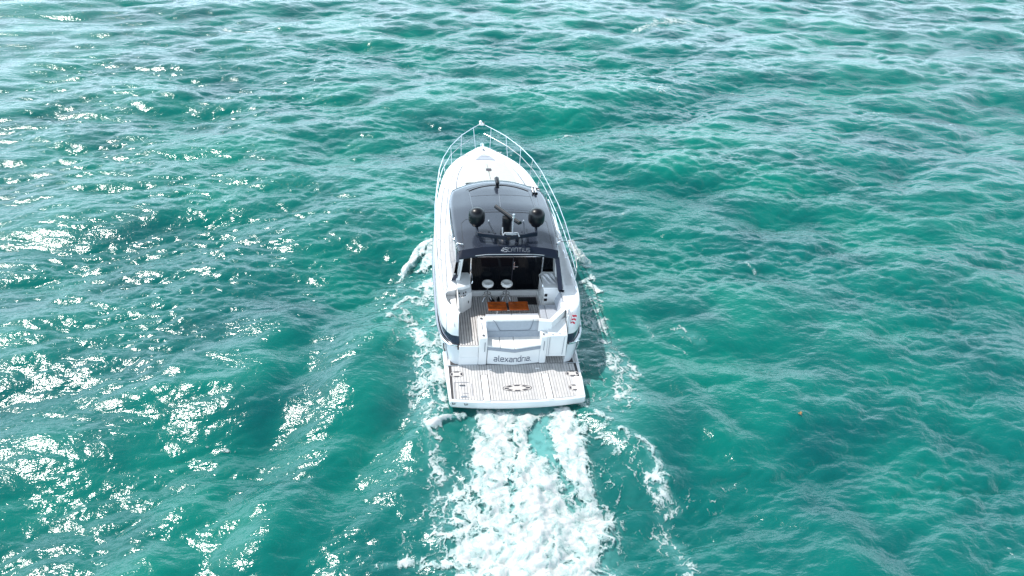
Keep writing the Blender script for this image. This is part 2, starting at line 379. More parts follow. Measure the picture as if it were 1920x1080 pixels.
# foam: a thin churned sheet on the water, lacy where it is thin, closed where it is thick
def foam_material():
    m = bpy.data.materials.new("sea_foam"); m.use_nodes = True
    nt = m.node_tree; N = nt.nodes; Lk = nt.links; b = N["Principled BSDF"]
    b.inputs["Roughness"].default_value = .55; b.inputs["Specular IOR Level"].default_value = .3
    tc = N.new("ShaderNodeTexCoord")
    def math_(op, *a):
        n = N.new("ShaderNodeMath"); n.operation = op
        for i, v in enumerate(a):
            if isinstance(v, (int, float)): n.inputs[i].default_value = v
            else: Lk.new(v, n.inputs[i])
        return n.outputs[0]
    def rng(v, a, b_, c=0., d=1.):
        n = N.new("ShaderNodeMapRange"); n.interpolation_type = 'SMOOTHSTEP'
        for i, q in enumerate((a, b_, c, d)): n.inputs[i+1].default_value = q
        Lk.new(v, n.inputs[0]); return n.outputs[0]
    def noise(vec, sc, det, ro=.6):
        n = N.new("ShaderNodeTexNoise"); n.inputs["Scale"].default_value = sc; n.inputs["Detail"].default_value = det; n.inputs["Roughness"].default_value = ro
        Lk.new(vec, n.inputs["Vector"]); return n
    # warped coordinates, stretched a little along the track
    w1 = noise(tc.outputs["Object"], 1.7, 5, .65)
    vs = N.new("ShaderNodeVectorMath"); vs.operation = 'SUBTRACT'; vs.inputs[1].default_value = (.5, .5, .5); Lk.new(w1.outputs["Color"], vs.inputs[0])
    vk = N.new("ShaderNodeVectorMath"); vk.operation = 'SCALE'; vk.inputs["Scale"].default_value = .75; Lk.new(vs.outputs[0], vk.inputs[0])
    va = N.new("ShaderNodeVectorMath"); va.operation = 'ADD'; Lk.new(vk.outputs[0], va.inputs[0]); Lk.new(tc.outputs["Object"], va.inputs[1])
    mp = N.new("ShaderNodeMapping"); mp.inputs["Scale"].default_value = (1, .8, .0); Lk.new(va.outputs[0], mp.inputs[0])
    wv = mp.outputs[0]
    def web(sc, w):
        v = N.new("ShaderNodeTexVoronoi"); v.feature = 'DISTANCE_TO_EDGE'; v.inputs["Scale"].default_value = sc; Lk.new(wv, v.inputs["Vector"])
        return rng(v.outputs["Distance"], 0., w, 1., 0.)
    e1 = web(2.6, .17); e2 = web(6.5, .22); e3 = web(15., .3)
    f = noise(wv, 4.2, 10, .68).outputs[0]; g = noise(tc.outputs["Object"], 1.1, 6, .6).outputs[0]
    n = math_('ADD', math_('MULTIPLY', e1, .30), math_('MULTIPLY', e2, .27))
    n = math_('ADD', n, math_('MULTIPLY', e3, .14))
    n = math_('ADD', n, math_('MULTIPLY', rng(f, .36, .64), .36))
    n = math_('ADD', n, math_('MULTIPLY', math_('SUBTRACT', g, .5), .75))
    den = N.new("ShaderNodeAttribute"); den.attribute_name = "foam_amount"
    D = den.outputs["Fac"]
    v = math_('SUBTRACT', math_('ADD', n, math_('MULTIPLY', D, .80)), .95)
    v = math_('ADD', v, math_('MULTIPLY', rng(D, .62, .95), .24))
    a = math_('MULTIPLY', rng(v, -.02, .36), rng(D, .03, .16))
    Lk.new(math_('MULTIPLY', a, .97), b.inputs["Alpha"])
    mx = N.new("ShaderNodeMix"); mx.data_type = 'RGBA'
    mx.inputs[6].default_value = (.29, .44, .43, 1); mx.inputs[7].default_value = (.60, .605, .60, 1)
    Lk.new(rng(math_('ADD', math_("MULTIPLY", v, .55), math_("MULTIPLY", f, .95)), .46, 1.06), mx.inputs[0]); Lk.new(mx.outputs[2], b.inputs["Base Color"])
    bu = N.new("ShaderNodeBump"); bu.inputs["Strength"].default_value = .28; bu.inputs["Distance"].default_value = .08
    Lk.new(math_('ADD', v, math_('MULTIPLY', f, .8)), bu.inputs["Height"]); Lk.new(bu.outputs[0], b.inputs["Normal"])
    return m
M_FOAM = foam_material()

def hull_inside(x, y):
    """footprint of hull and platform at the waterline"""
    w = np.where(y < 2.2, 2.0, np.where(y < 5, 2.05, 2.05*np.sqrt(np.clip((11.7-y)/6.7, 0, 1))))
    return (np.abs(x) < w-.03) & (y > .12) & (y < 11.7)

def foam_patch(name, x0, x1, y0, y1, h, label, dmin=.05):
    nx = int((x1-x0)/h)+1; ny = int((y1-y0)/h)+1
    X, Y = np.meshgrid(np.linspace(x0, x1, nx), np.linspace(y0, y1, ny), indexing='ij')
    D, Lf = foam_density(X, Y)
    DXs, DYs, Zs = sea_disp(X, Y)
    lift = Lf*(.1+1.7*fbm(X, Y, .30, 26, 5))
    rough = (fbm(X, Y, .20, 27, 4)-.45)*.07*np.clip(D*1.5-.4, 0, 1)
    Zs = Zs+.014+lift+np.maximum(rough, -.01)
    keep = (D[:-1, :-1] > dmin) & ~hull_inside(X, Y)[:-1, :-1]
    o = grid_mesh(name, X+DXs, Y+DYs, Zs, keep, M_FOAM, dict(foam_amount=D))
    o["kind"] = "stuff"; o["label"] = label
    return o
foam_patch("wake_foam", -4.2, 6.2, -8.6, .35, .03, "white churned wake foam streaming behind the swim platform")
foam_patch("bow_wave_foam", -4.6, 6.8, .3502, 10.5, .03, "lacy white bow wave foam along both sides of the hull")
for (x1, y1, x2, y2, R_, d_, l_) in FOAM[-16:]:
    if max(y1, y2) > 11 or max(abs(x1), abs(x2)) > 7:
        q = R_*1.6+.25
        foam_patch("whitecap", min(x1, x2)-q, max(x1, x2)+q, min(y1, y2)-q, max(y1, y2)+q, .05, "small white foam patch on a wave crest out in the open sea")
# ------------------------------------------------------------ mesh helpers
class MB:
    def __init__(s): s.v = []; s.f = []
    def add(s, vs, fs):
        n = len(s.v); s.v += [tuple(map(float, p)) for p in vs]; s.f += [tuple(i+n for i in f) for f in fs]; return s
    def box(s, x0, x1, y0, y1, z0, z1):
        return s.add([(x0,y0,z0),(x1,y0,z0),(x1,y1,z0),(x0,y1,z0),(x0,y0,z1),(x1,y0,z1),(x1,y1,z1),(x0,y1,z1)],
                     [(0,3,2,1),(4,5,6,7),(0,1,5,4),(1,2,6,5),(2,3,7,6),(3,0,4,7)])
    def prism(s, poly, z0, z1):
        """poly of (x,y) counter-clockwise; z0/z1 a number or a list per corner"""
        n = len(poly)
        a = z0 if isinstance(z0, (list, tuple)) else [z0]*n; b = z1 if isinstance(z1, (list, tuple)) else [z1]*n
        vs = [(p[0], p[1], a[i]) for i, p in enumerate(poly)]+[(p[0], p[1], b[i]) for i, p in enumerate(poly)]
        fs = [tuple(range(n))[::-1], tuple(range(n, 2*n))]+[(i, (i+1) % n, n+(i+1) % n, n+i) for i in range(n)]
        return s.add(vs, fs)
    def loft(s, rings, closed=True, caps=True):
        n = len(rings[0]); vs = [p for r in rings for p in r]; fs = []
        m = n if closed else n-1
        for k in range(len(rings)-1):
            for i in range(m):
                fs.append((k*n+i, k*n+(i+1) % n, (k+1)*n+(i+1) % n, (k+1)*n+i))
        if caps and closed:
            fs.append(tuple(range(n))[::-1]); fs.append(tuple((len(rings)-1)*n+i for i in range(n)))
        return s.add(vs, fs)
    def tube(s, pts, r, n=8):
        pts = [Vector(p) for p in pts]; rings = []
        rr = r if isinstance(r, (list, tuple)) else [r]*len(pts)
        prev = None
        for i, p in enumerate(pts):
            t = (pts[min(i+1, len(pts)-1)]-pts[max(i-1, 0)]).normalized()
            a = prev if prev is not None else (Vector((0, 0, 1)) if abs(t.z) < .9 else Vector((1, 0, 0)))
            u = (a-t*a.dot(t)).normalized(); w = t.cross(u); prev = u
            rings.append([p+rr[i]*(math.cos(q)*u+math.sin(q)*w) for q in [2*math.pi*j/n for j in range(n)]])
        return s.loft(rings)
    def lathe(s, c, prof, n=24, axis='z', sx=1., sy=1.):
        rings = []
        for r, h in prof:
            ring = []
            for j in range(n):
                q = 2*math.pi*j/n; a, b = r*math.cos(q)*sx, r*math.sin(q)*sy
                ring.append((c[0]+a, c[1]+b, c[2]+h) if axis == 'z' else ((c[0]+a, c[1]+h, c[2]+b) if axis == 'y' else (c[0]+h, c[1]+a, c[2]+b)))
            rings.append(ring)
        return s.loft(rings)
    def build(s, name, m, parent=None, smooth=False, bevel=0., seg=2, ang=35, fix=True):
        me = bpy.data.meshes.new(name); me.from_pydata(s.v, [], s.f); me.update()
        if fix:
            bm = bmesh.new(); bm.from_mesh(me); bmesh.ops.recalc_face_normals(bm, faces=bm.faces); bm.to_mesh(me); bm.free()
        me.materials.append(m)
        if smooth:
            me.polygons.foreach_set("use_smooth", [True]*len(me.polygons))
            me.set_sharp_from_angle(angle=math.radians(ang))
        o = bpy.data.objects.new(name, me); COL.objects.link(o)
        if parent: o.parent = parent
        if bevel:
            b = o.modifiers.new("bevel", 'BEVEL'); b.width = bevel; b.segments = seg; b.limit_method = 'ANGLE'; b.angle_limit = math.radians(ang)
            b.harden_normals = False
            me.polygons.foreach_set("use_smooth", [True]*len(me.polygons))
            me.set_sharp_from_angle(angle=math.radians(ang))
        return o

def empty(name, loc, label, cat, group=None):
    o = bpy.data.objects.new(name, None); COL.objects.link(o); o.location = loc; o.empty_display_size = .2
    o["label"] = label; o["category"] = cat
    if group: o["group"] = group
    return o

def interp(t, tab):
    for (a, p), (b, q) in zip(tab, tab[1:]):
        if t <= b: return p+(q-p)*max(0, (t-a)/(b-a))
    return tab[-1][1]
def sinterp(t, tab):
    """smooth (Catmull-Rom) table lookup"""
    xs = [a for a, _ in tab]; ys = [b for _, b in tab]
    if t <= xs[0]: return ys[0]
    if t >= xs[-1]: return ys[-1]
    i = max(j for j in range(len(xs)) if xs[j] <= t); i = min(i, len(xs)-2)
    h = xs[i+1]-xs[i]; u = (t-xs[i])/h
    def sl(j):
        if j <= 0: return (ys[1]-ys[0])/(xs[1]-xs[0])
        if j >= len(xs)-1: return (ys[-1]-ys[-2])/(xs[-1]-xs[-2])
        return (ys[j+1]-ys[j-1])/(xs[j+1]-xs[j-1])
    m0, m1 = sl(i)*h, sl(i+1)*h
    return (2*u**3-3*u*u+1)*ys[i]+(u**3-2*u*u+u)*m0+(-2*u**3+3*u*u)*ys[i+1]+(u**3-u*u)*m1

# ============================================================ THE YACHT (stern at y=0, bow towards +y, +x starboard)
boat = empty("motor_yacht", (0, 5, 0), "white open motor yacht with charcoal hardtop speeding away and trailing foam", "yacht")
boat_off = Vector((0, -5, 0))
def part(mb, name, m, parent=None, **k):
    o = mb.build(name, m, boat if parent is None else parent, **k)
    if parent is None: o.location = boat_off
    return o

# ---------------- hull
AFT = [(0, 1.63), (.05, 1.80), (.14, 1.90), (.28, 1.99), (.5, 2.085), (.8, 2.15), (1.2, 2.19), (1.8, 2.21), (2.8, 2.215)]
FWD = [(0, 2.215), (.2, 2.21), (.38, 2.13), (.52, 1.995), (.62, 1.87), (.72, 1.70), (.81, 1.42), (.88, 1.05), (.94, .61), (.975, .33), (.99, .20), (1., .015)]
def half(lv, t):
    """lv=(z, ystern, ybow, scale), t 0..1 along the side -> (x,y,z)"""
    z, ys, yb, sc = lv
    if t < .45:
        d = (t/.45)**1.7*2.8; return (sinterp(d, AFT)*(1 if d < .01 else 1)*sc if sc else 0, ys+d, z)
    s = (t-.45)/.55; s = 1-(1-s)**1.35
    y0 = ys+2.8
    x = sinterp(s, FWD)*sc
    sheer = .14*s*s if z > .9 else 0
    return (max(x, .012), y0+(yb-y0)*s, z+sheer)
NT = 72
def shell(levels, name, m, parent=None, **k):
    mb = MB()
    for sd in (-1, 1):
        rings = []
        for lv in levels:
            rings.append([((sd*p[0]), p[1], p[2]) for p in (half(lv, i/NT) for i in range(NT+1))])
        mb.loft(rings, closed=False, caps=False)
    return part(mb, name, m, parent, smooth=True, ang=50, **k)
hull = shell([(-.6, 1.7, 10.6, .62), (-.25, 1.68, 11.3, .84), (.0, 1.66, 11.8, .91), (.45, 1.66, 12.3, .955), (.80, 1.70, 12.7, .985), (1.06, 1.77, 12.9, 1.0)], "hull", M_HULL)
shell([(1.06, 1.765, 12.9, 1.0), (1.065, 1.735, 12.97, 1.022), (1.095, 1.725, 13.0, 1.030), (1.125, 1.735, 12.98, 1.022), (1.13, 1.775, 12.93, .998)], "rub_rail", M_STEEL)
shell([(1.13, 1.785, 12.93, .990), (1.37, 1.86, 13.05, .988)], "hull_stripe", M_NAVY)
shell([(1.37, 1.855, 13.05, .996), (1.39, 1.855, 13.06, 1.0), (1.75, 2.04, 13.28, 1.0), (1.90, 2.16, 13.36, .992), (1.945, 2.20, 13.37, .982), (1.957, 2.24, 13.35, .966)], "topside", M_GEL)
# aft returns of the hull corners (transom faces beside the platform)
for sd in (-1, 1):
    mb = MB()
    prof = [(.45, 1.66, .955), (.80, 1.70, .985), (1.06, 1.77, 1.), (1.13, 1.785, .99), (1.37, 1.86, .99), (1.75, 2.04, 1.), (1.94, 2.2, .985)]
    r0 = [(sd*1.63*c, y, z) for z, y, c in prof]; r1 = [(sd*1.63*c, y+.9, z) for z, y, c in prof]
    mb.loft([r0, r1], closed=False, caps=False)
    part(mb, "hull_corner_wall", M_GEL)
    # seam lines and door in the quarter
    lvA, lvB = (.50, 1.662, 12.3, .966), (1.03, 1.755, 12.9, 1.006)
    t0, t1 = .115, .30
    dm = MB(); rA = [half(lvA, t0+(t1-t0)*i/10) for i in range(11)]; rB = [half(lvB, t0+(t1-t0)*i/10) for i in range(11)]
    dm.loft([[(sd*(p[0]+.006), p[1]-.006, p[2]) for p in rA], [(sd*(p[0]+.006), p[1]-.006, p[2]) for p in rB]], closed=False, caps=False)
    dr = part(dm, "quarter_locker_door", M_HULL, smooth=True)
    em = MB(); a, b2 = half(lvA, t0), half(lvB, t0)
    em.tube([(sd*(a[0]+.004), a[1]-.004, a[2]), (sd*(b2[0]+.004), b2[1]-.004, b2[2])], .008, 6)
    em.tube([(sd*(p[0]+.004), p[1]-.004, p[2]) for p in rB], .008, 6)
    em.build("door_seam", M_SEAM, dr)
    hm = MB(); a = half((.66, 1.70, 12.5, .98), .135); b2 = half((.93, 1.745, 12.8, 1.0), .135)
    hm.tube([(sd*(a[0]+.02), a[1]-.02, a[2]), (sd*((a[0]+b2[0])/2+.035), (a[1]+b2[1])/2-.035, (a[2]+b2[2])/2), (sd*(b2[0]+.02), b2[1]-.02, b2[2])], .018, 6)
    hm.build("door_handle", M_BLACK if sd < 0 else M_STEEL, dr)
# upper port quarter: gate panel seam and small latch
mb = MB(); a = half((1.40, 1.866, 13, 1.003), .105); b2 = half((1.86, 2.115, 13, .999), .105)
gate = [half((1.40, 1.866, 13, 1.003), .105+i*.022) for i in range(12)]
mb.tube([(-a[0]-.003, a[1]-.003, a[2]), (-b2[0]-.003, b2[1]-.003, b2[2])], .007, 6); mb.tube([(-p[0]-.003, p[1]-.003, p[2]) for p in gate], .007, 6)
part(mb, "topside_seam", M_SEAM)
mb = MB(); mb.box(-1.765, -1.735, 1.955, 2.01, 1.62, 1.76); part(mb, "latch", M_STEEL, bevel=.008)
# shore power plate on the starboard stripe
mb = MB(); a = half((1.16, 1.79, 13, 1.0), .16); b2 = half((1.36, 1.86, 13, 1.0), .16); c2 = half((1.16, 1.79, 13, 1.0), .19); d2 = half((1.36, 1.86, 13, 1.0), .19)
o_ = .012
mb.add([(a[0]+o_, a[1]-o_, a[2]), (c2[0]+o_, c2[1]-o_, c2[2]), (d2[0]+o_, d2[1]-o_, d2[2]), (b2[0]+o_, b2[1]-o_, b2[2]),
        (a[0]-o_, a[1]+o_, a[2]), (c2[0]-o_, c2[1]+o_, c2[2]), (d2[0]-o_, d2[1]+o_, d2[2]), (b2[0]-o_, b2[1]+o_, b2[2])],
       [(0,1,2,3),(7,6,5,4),(0,4,5,1),(1,5,6,2),(2,6,7,3),(3,7,4,0)])
pl = part(mb, "vent_plate", M_WHITE, bevel=.006)
mb = MB()
mx_, my_, mz_ = [(a[i]+c2[i]+d2[i]+b2[i])/4 for i in range(3)]
mb.lathe((mx_+.012, my_-.014, mz_), [(.0, .0), (.035, 0), (.035, -.012), (.02, -.014), (0, -.014)], 14, 'y'); mb.build("vent_port", M_SEAM, pl)

M_SKID = mat("non_skid_gelcoat", (.66, .665, .665), .8, grain=(20, .06), bump=(90, .4))
# ---------------- decks (gunwale cap, side decks, foredeck)
DTOP = (1.957, 2.24, 13.35, .966)
def gun(i): return half(DTOP, i/NT)
def deck_strip(sd, inner, m, name, i0=0, i1=NT, dz=0.):
    mb = MB(); rows = []
    for i in range(i0, i1+1):
        x, y, z = gun(i); xi = inner(y)
        xi = min(xi, x-.004)
        row = []
        for k in range(7):
            f = k/6; xx = x+(xi-x)*f
            cr = .05*max(0, min(1, (y-8)/3))*(1-(xx/2.2)**2)
            row.append((sd*xx, y, z+.012*math.sin(min(1, f*5)*math.pi/2)+cr+dz))
        rows.append(row)
    mb.loft(rows, closed=False, caps=False)
    return part(mb, name, m, smooth=True)
def inner_port(y):
    if y < 2.46: return 1.63
    if y < 3.36: return interp(y, [(2.46, 1.63), (2.52, 1.74), (2.62, 1.85), (2.78, 1.925), (3.0, 1.965), (3.25, 1.965), (3.36, 1.64)])
    return interp(y, [(3.36, 1.62), (4.0, 1.62), (9.2, 1.35), (9.8, 0.)])
def inner_stb(y):
    return interp(y, [(2.2, 1.56), (3.4, 1.60), (4.0, 1.62), (9.2, 1.35), (9.8, 0.)])
deck_strip(-1, inner_port, M_GEL, "side_deck"); deck_strip(1, inner_stb, M_GEL, "side_deck")
# recessed port step well
mb = MB(); well = [(-1.64, 2.44), (-1.64, 3.40), (-1.98, 3.40), (-1.98, 2.95), (-1.93, 2.70), (-1.80, 2.50)]
mb.prism(well, 1.55, 1.74)
part(mb, "step_well", M_GEL, bevel=.01)
mb = MB(); 
for i in range(len(well)-1):
    p, q = well[i], well[i+1]
    if i in (1, 2, 3, 4): mb.add([(p[0], p[1], 1.74), (q[0], q[1], 1.74), (q[0], q[1], 1.96), (p[0], p[1], 1.96)], [(0, 1, 2, 3)])
part(mb, "well_wall", M_GEL)
mb = MB(); mb.tube([(-1.84, 2.78, 1.745), (-1.84, 2.78, 1.80)], .02, 8); mb.tube([(-1.84, 2.98, 1.745), (-1.84, 2.98, 1.80)], .02, 8); mb.tube([(-1.84, 2.68, 1.80), (-1.84, 3.08, 1.80)], .016, 8)
part(mb, "cleat", M_STEEL)
# non-skid panels along the port side deck (faint raised pads with seams)
for j, (ya, yb2) in enumerate([(3.55, 4.5), (4.56, 5.5), (5.56, 6.5), (6.56, 7.5), (7.56, 8.4), (8.46, 9.2), (9.26, 9.9)]):
    for sd in (-1, 1):
        mb = MB(); pts = []
        for y in (ya, (ya+yb2)/2, yb2):
            xo = interp(y, [(gun(i)[1], gun(i)[0]) for i in range(NT+1)])
            zz = interp(y, [(gun(i)[1], gun(i)[2]) for i in range(NT+1)])+.05*max(0, min(1, (y-8)/3))*(1-(1.85/2.2)**2)
            pts.append((xo-.10, y, zz, xo-.34))
        rA = [(sd*p[0], p[1], p[2]+.010) for p in pts]; rB = [(sd*p[0], p[1], p[2]+.018) for p in pts]
        rC = [(sd*p[3], p[1], p[2]+.018) for p in pts]; rD = [(sd*p[3], p[1], p[2]+.010) for p in pts]
        mb.loft([rA, rB, rC, rD], closed=False, caps=False)
        part(mb, "non_skid_panel", M_SKID)

# ---------------- liner, cockpit sides
for sd in (-1, 1):
    mb = MB(); x = sd*1.62
    mb.box(min(x, x-sd*.03), max(x, x-sd*.03), (2.44 if sd < 0 else 2.0), 4.35, .9, 1.945)
    part(mb, "cockpit_liner", M_GEL)
mb = MB(); mb.box(-1.66, 1.66, 1.95, 4.6, .98, 1.10); mb.box(-1.66, -1.05, 1.70, 1.95, .98, 1.10); cfl = part(mb, "cockpit_floor", M_CAULK)

def planks(parent, spans, x0, x1, pitch, gap, z0, z1, m, loc):
    """every plank its own sub-part; spans(x) -> list of (ylo,yhi) runs"""
    x = x0; out = []
    while x+pitch <= x1+.001:
        a, b = x+gap/2, x+pitch-gap/2
        ra, rb = spans(a), spans(b)
        if len(ra) == len(rb):
            for (la, ha), (lb, hb_) in zip(ra, rb):
                if min(ha-la, hb_-lb) < .03: continue
                mb = MB(); mb.prism([(a, la), (b, lb), (b, hb_), (a, ha)], z0, z1)
                o = mb.build("plank", m, parent, bevel=0); out.append(o)
        x += pitch
    return out
def plank_mats():
    ms = []
    for i, c in enumerate([(.53, .515, .505), (.57, .55, .54), (.50, .485, .48), (.55, .53, .52)]):
        ms.append(mat("pale_deck_plank", c, .6, grain=(6, .12), bump=(50, .15)))
    return ms
PM = plank_mats()
def cspan(x):
    if x < -1.055: return [(1.665, 4.2)]
    return [(2.05, 4.2)]
for i, o in enumerate(planks(cfl, cspan, -1.60, 1.60, .0775, .017, 1.10, 1.15, M_TEAK, None)): o.data.materials[0] = PM[random.randrange(4)]
# passage sill, steps
mb = MB(); mb.prism([(-1.62, 1.64), (-1.05, 1.64), (-1.05, 1.70), (-1.62, 1.70)], .45, 1.15)
part(mb, "passage_riser", M_GEL, bevel=.012)
mb = MB(); mb.prism([(-1.62, 1.628), (-1.05, 1.628), (-1.05, 1.64), (-1.62, 1.64)], [.46, .46, .46, .46], [.72, .72, .74, .74])
part(mb, "boarding_step", M_GEL, bevel=.03, seg=3)

# ---------------- swim platform
def aft_y(x): return .0+.15*(abs(x)/1.96)**2.2
def side_x(y): return 1.955+.075*min(1, max(0, (y-.1)/1.5))+.05*max(0, (y-1.6))
outl = [(x, aft_y(x)) for x in np.linspace(-1.93, 1.93, 29)]
outl = [(-1.955, .21)]+outl+[(1.955, .21)]
outl += [(side_x(y), y) for y in (.6, 1.1, 1.6, 2.0, 2.3)]
outl += [(1.9, 2.5), (-1.9, 2.5)]+[(-side_x(y), y) for y in (2.3, 2.0, 1.6, 1.1, .6)]
mb = MB(); n = len(outl)
def shrink(d): return [(x*(1-d/2), y+(d if y < 1 else 0)) for x, y in outl]
rings = [[(x, y, -.3) for x, y in shrink(.55)], [(x, y, .12) for x, y in shrink(.30)], [(x, y, .17) for x, y in shrink(.03)], [(x, y, .24) for x, y in shrink(.0)], [(x, y, .41) for x, y in outl], [(x, y, .425) for x, y in shrink(.012)], [(x, y, .432) for x, y in shrink(.03)]]
mb.loft(rings)
plat = part(mb, "swim_platform", M_GEL, smooth=True, ang=40)
mb = MB(); mb.prism([(-1.90, .22), (-1.2, .135), (0, .075), (1.2, .135), (1.68, .19), (1.69, 1.0), (1.93, 1.0), (1.93, 2.1), (-1.93, 2.1)], .4325, .4365); mb.build("deck_caulk", M_CAULK, plat)
def in_excl(x): 
    ex = []
    if .80 <= x <= 1.005 or -1.005 <= x <= -.80: ex.append((0, 1.16))
    if x > 1.69: ex.append((0, .985))
    return ex
def pspan(x):
    lo = aft_y(x)+.075; hi = 1.60
    if abs(x) > 1.62: hi = 1.58
    for e in in_excl(x): lo = max(lo, e[1]+.01)
    return [(lo, hi)] if abs(x) < side_x(.3)-.05 else []
def bspan_mid(x): return pspan(x)
pl_all = []
for a, b in ((-1.92, -1.010), (-.795, -.0), (.0, .795), (1.010, 1.690), (1.697, 1.93)):
    nn = max(1, round((b-a)/.083)); pl_all += planks(plat, pspan, a, b, (b-a)/nn, .010, .428, .45, M_TEAK, None)
for a, b in ((-1.010, -.795), (.795, 1.010)):
    pl_all += planks(plat, lambda x: [(1.17, 1.60)], a, b, (b-a)/3, .012, .428, .45, M_TEAK, None)
# corner planks outboard of the hull quarters and the shaded deck under the console
for sd in (-1, 1):
    for k in range(3):
        xa = sd*(1.86+.075*k); xb = xa+sd*.062
        if sd*xb > 2.06: continue
        mb = MB(); q = [(min(xa, xb), 1.64), (max(xa, xb), 1.64), (max(xa, xb), 2.1), (min(xa, xb), 2.1)]
        mb.prism(q, .428, .448); pl_all.append(mb.build("plank", PM[0], plat))
for k in range(8):
    xa = 1.0+.078*k; mb = MB(); mb.prism([(xa, 1.64), (xa+.065, 1.64), (xa+.065, 2.2), (xa, 2.2)], .428, .448); pl_all.append(mb.build("plank", PM[1], plat))
for o in pl_all: o.data.materials[0] = PM[random.randrange(4)]
mb = MB(); mb.box(-2.0, 2.06, 1.603, 1.625, .43, .456); mb.build("hinge_strip", M_STEEL, plat)
for sx_ in (-.902, .902):
    mb = MB(); mb.prism([(sx_-.09, aft_y(sx_)+.03), (sx_+.09, aft_y(sx_)+.03), (sx_+.09, 1.15), (sx_-.09, 1.15)], .428, .462); mb.build("tender_chock_strip", M_WHITE, plat, bevel=.01)
mb = MB(); mb.prism([(1.70, .165), (1.93, .205), (2.0, 1.0), (1.76, 1.0)], .426, .458); mb.build("white_corner_pad", M_WHITE, plat, bevel=.012)
def oval(cx, cy, rx, ry, nd, clipx=99):
    mb = MB(); pts = [(cx+rx*1.13*math.cos(q), cy+ry*1.18*math.sin(q)) for q in np.linspace(0, 2*math.pi, 41)[:-1]]
    pts = [(min(x, clipx), y) for x, y in pts]; mb.prism(pts, .449, .454); base = mb.build("oval_inlay", M_TEAK, plat)
    mb = MB()
    def ring(r0, r1, q0, q1, nn, z):
        vs = []; fs = []
        for i in range(nn+1):
            q = q0+(q1-q0)*i/nn
            for r in (r0, r1): vs.append((min(cx+rx*r*math.cos(q), clipx), cy+ry*r*math.sin(q), z))
        for i in range(nn): fs.append((2*i, 2*i+1, 2*i+3, 2*i+2))
        mb.add(vs, fs)
    for k in range(nd):
        q = 2*math.pi*k/nd; w = math.pi/nd*.66
        ring(.66, 1.0, q-w, q+w, 8, .458)
    ring(1.09, 1.145, 0, 2*math.pi, 40, .458)
    mb.build("inlay_mark", M_OVAL, plat, fix=False)
oval(.01, .565, .37, .125, 8); oval(-1.70, 1.225, .175, .115, 4); oval(1.73, 1.13, .175, .115, 4); oval(1.70, .52, .17, .115, 4, 1.745)
# boarding ladder hatch
mb = MB()
for (x0, x1, y0, y1) in ((-1.80, -1.36, .86, .875), (-1.80, -1.785, .22, .87), (-1.30, -1.285, .30, .80), (-1.55, -1.40, .40, .41), (-1.62, -1.38, .24, .252)):
    mb.box(x0, x1, y0, y1, .449, .458)
mb.build("ladder_hatch_seam", M_SEAM, plat)
for q in ((-1.66, -1.48, .70, .76), (-1.64, -1.46, .26, .30)):
    mb = MB(); mb.box(*q, .449, .466); mb.build("ladder_hatch_latch", M_STEEL, plat, bevel=.006)
for x in (-1.84, -1.50):
    mb = MB(); y = aft_y(x); mb.tube([(x-.035, y+.01, .36), (x-.035, y-.05, .36), (x+.035, y-.05, .36), (x+.035, y+.01, .36)], .012, 6); mb.build("tow_ring", M_BLACK, plat)
for x in (-.72, .72):
    mb = MB(); mb.box(x-.06, x+.06, 1.38, 1.41, .449, .464); mb.build("lift_bracket", M_WHITE, plat, bevel=.004)

# ---------------- transom lounge module
def vface(x, side, mid): return side+(mid-side)*(1-min(1, abs(x)/.8))
mb = MB(); rows = []
xs = [-.78, -.4, 0, .4, .78]
bot = [(x, vface(x, 1.63, 1.545)) for x in xs]
mb.prism(bot+[(.78, 2.25), (-.78, 2.25)], .47, 1.02)
lounge = part(mb, "transom_lounge", M_GEL, bevel=.02)
mb = MB(); lip = [(x*1.02, vface(x, 1.60, 1.44)) for x in xs]
mb.prism(lip+[(.80, 2.0), (-.80, 2.0)], 1.02, 1.135); mb.build("cushion_base", M_CUSHD, lounge, bevel=.03, seg=3)
for x0, x1 in ((-.80, -.42), (-.41, -.003), (.003, .80)):
    mb = MB(); pts = [(x0, vface(x0, 1.60, 1.45)), ((x0+x1)/2, vface((x0+x1)/2, 1.60, 1.45)), (x1, vface(x1, 1.60, 1.45)), (x1, 2.0), (x0, 2.0)]
    mb.prism(pts, 1.137, [1.19, 1.19, 1.19, 1.245, 1.245]); mb.build("seat_cushion", M_CUSHL, lounge, bevel=.025, seg=3)
mb = MB(); rr = []
# backrest leaning forward, dark lower part then paler panel and white rolled top
def sec(x0, x1, prof, name, m, bev=.015, par=lounge):
    mb = MB(); mb.loft([[(x0, y, z) for y, z in prof], [(x1, y, z) for y, z in prof]]); return mb.build(name, m, par, bevel=bev, seg=3)
sec(-.80, .78, [(1.93, 1.20), (1.975, 1.44), (2.2, 1.44), (2.2, 1.20)], "backrest_lower", M_CUSHD)
sec(-.82, .78, [(1.973, 1.445), (2.03, 1.74), (2.22, 1.74), (2.2, 1.445)], "backrest", M_CUSH)
sec(-.83, .76, [(2.02, 1.75), (2.05, 1.80), (2.10, 1.82), (2.26, 1.80), (2.26, 1.72), (2.1, 1.70)], "backrest_roll", M_CUSHL, .02)
mb = MB(); mb.tube([(-.62, 2.03, 1.80), (-.56, 2.012, 1.745), (-.42, 1.972, 1.48), (-.36, 1.962, 1.45), (.42, 1.962, 1.45), (.50, 1.972, 1.50), (.56, 2.012, 1.70), (.57, 2.03, 1.80)], .009, 6)
mb.build("piping", M_SEAM, lounge)

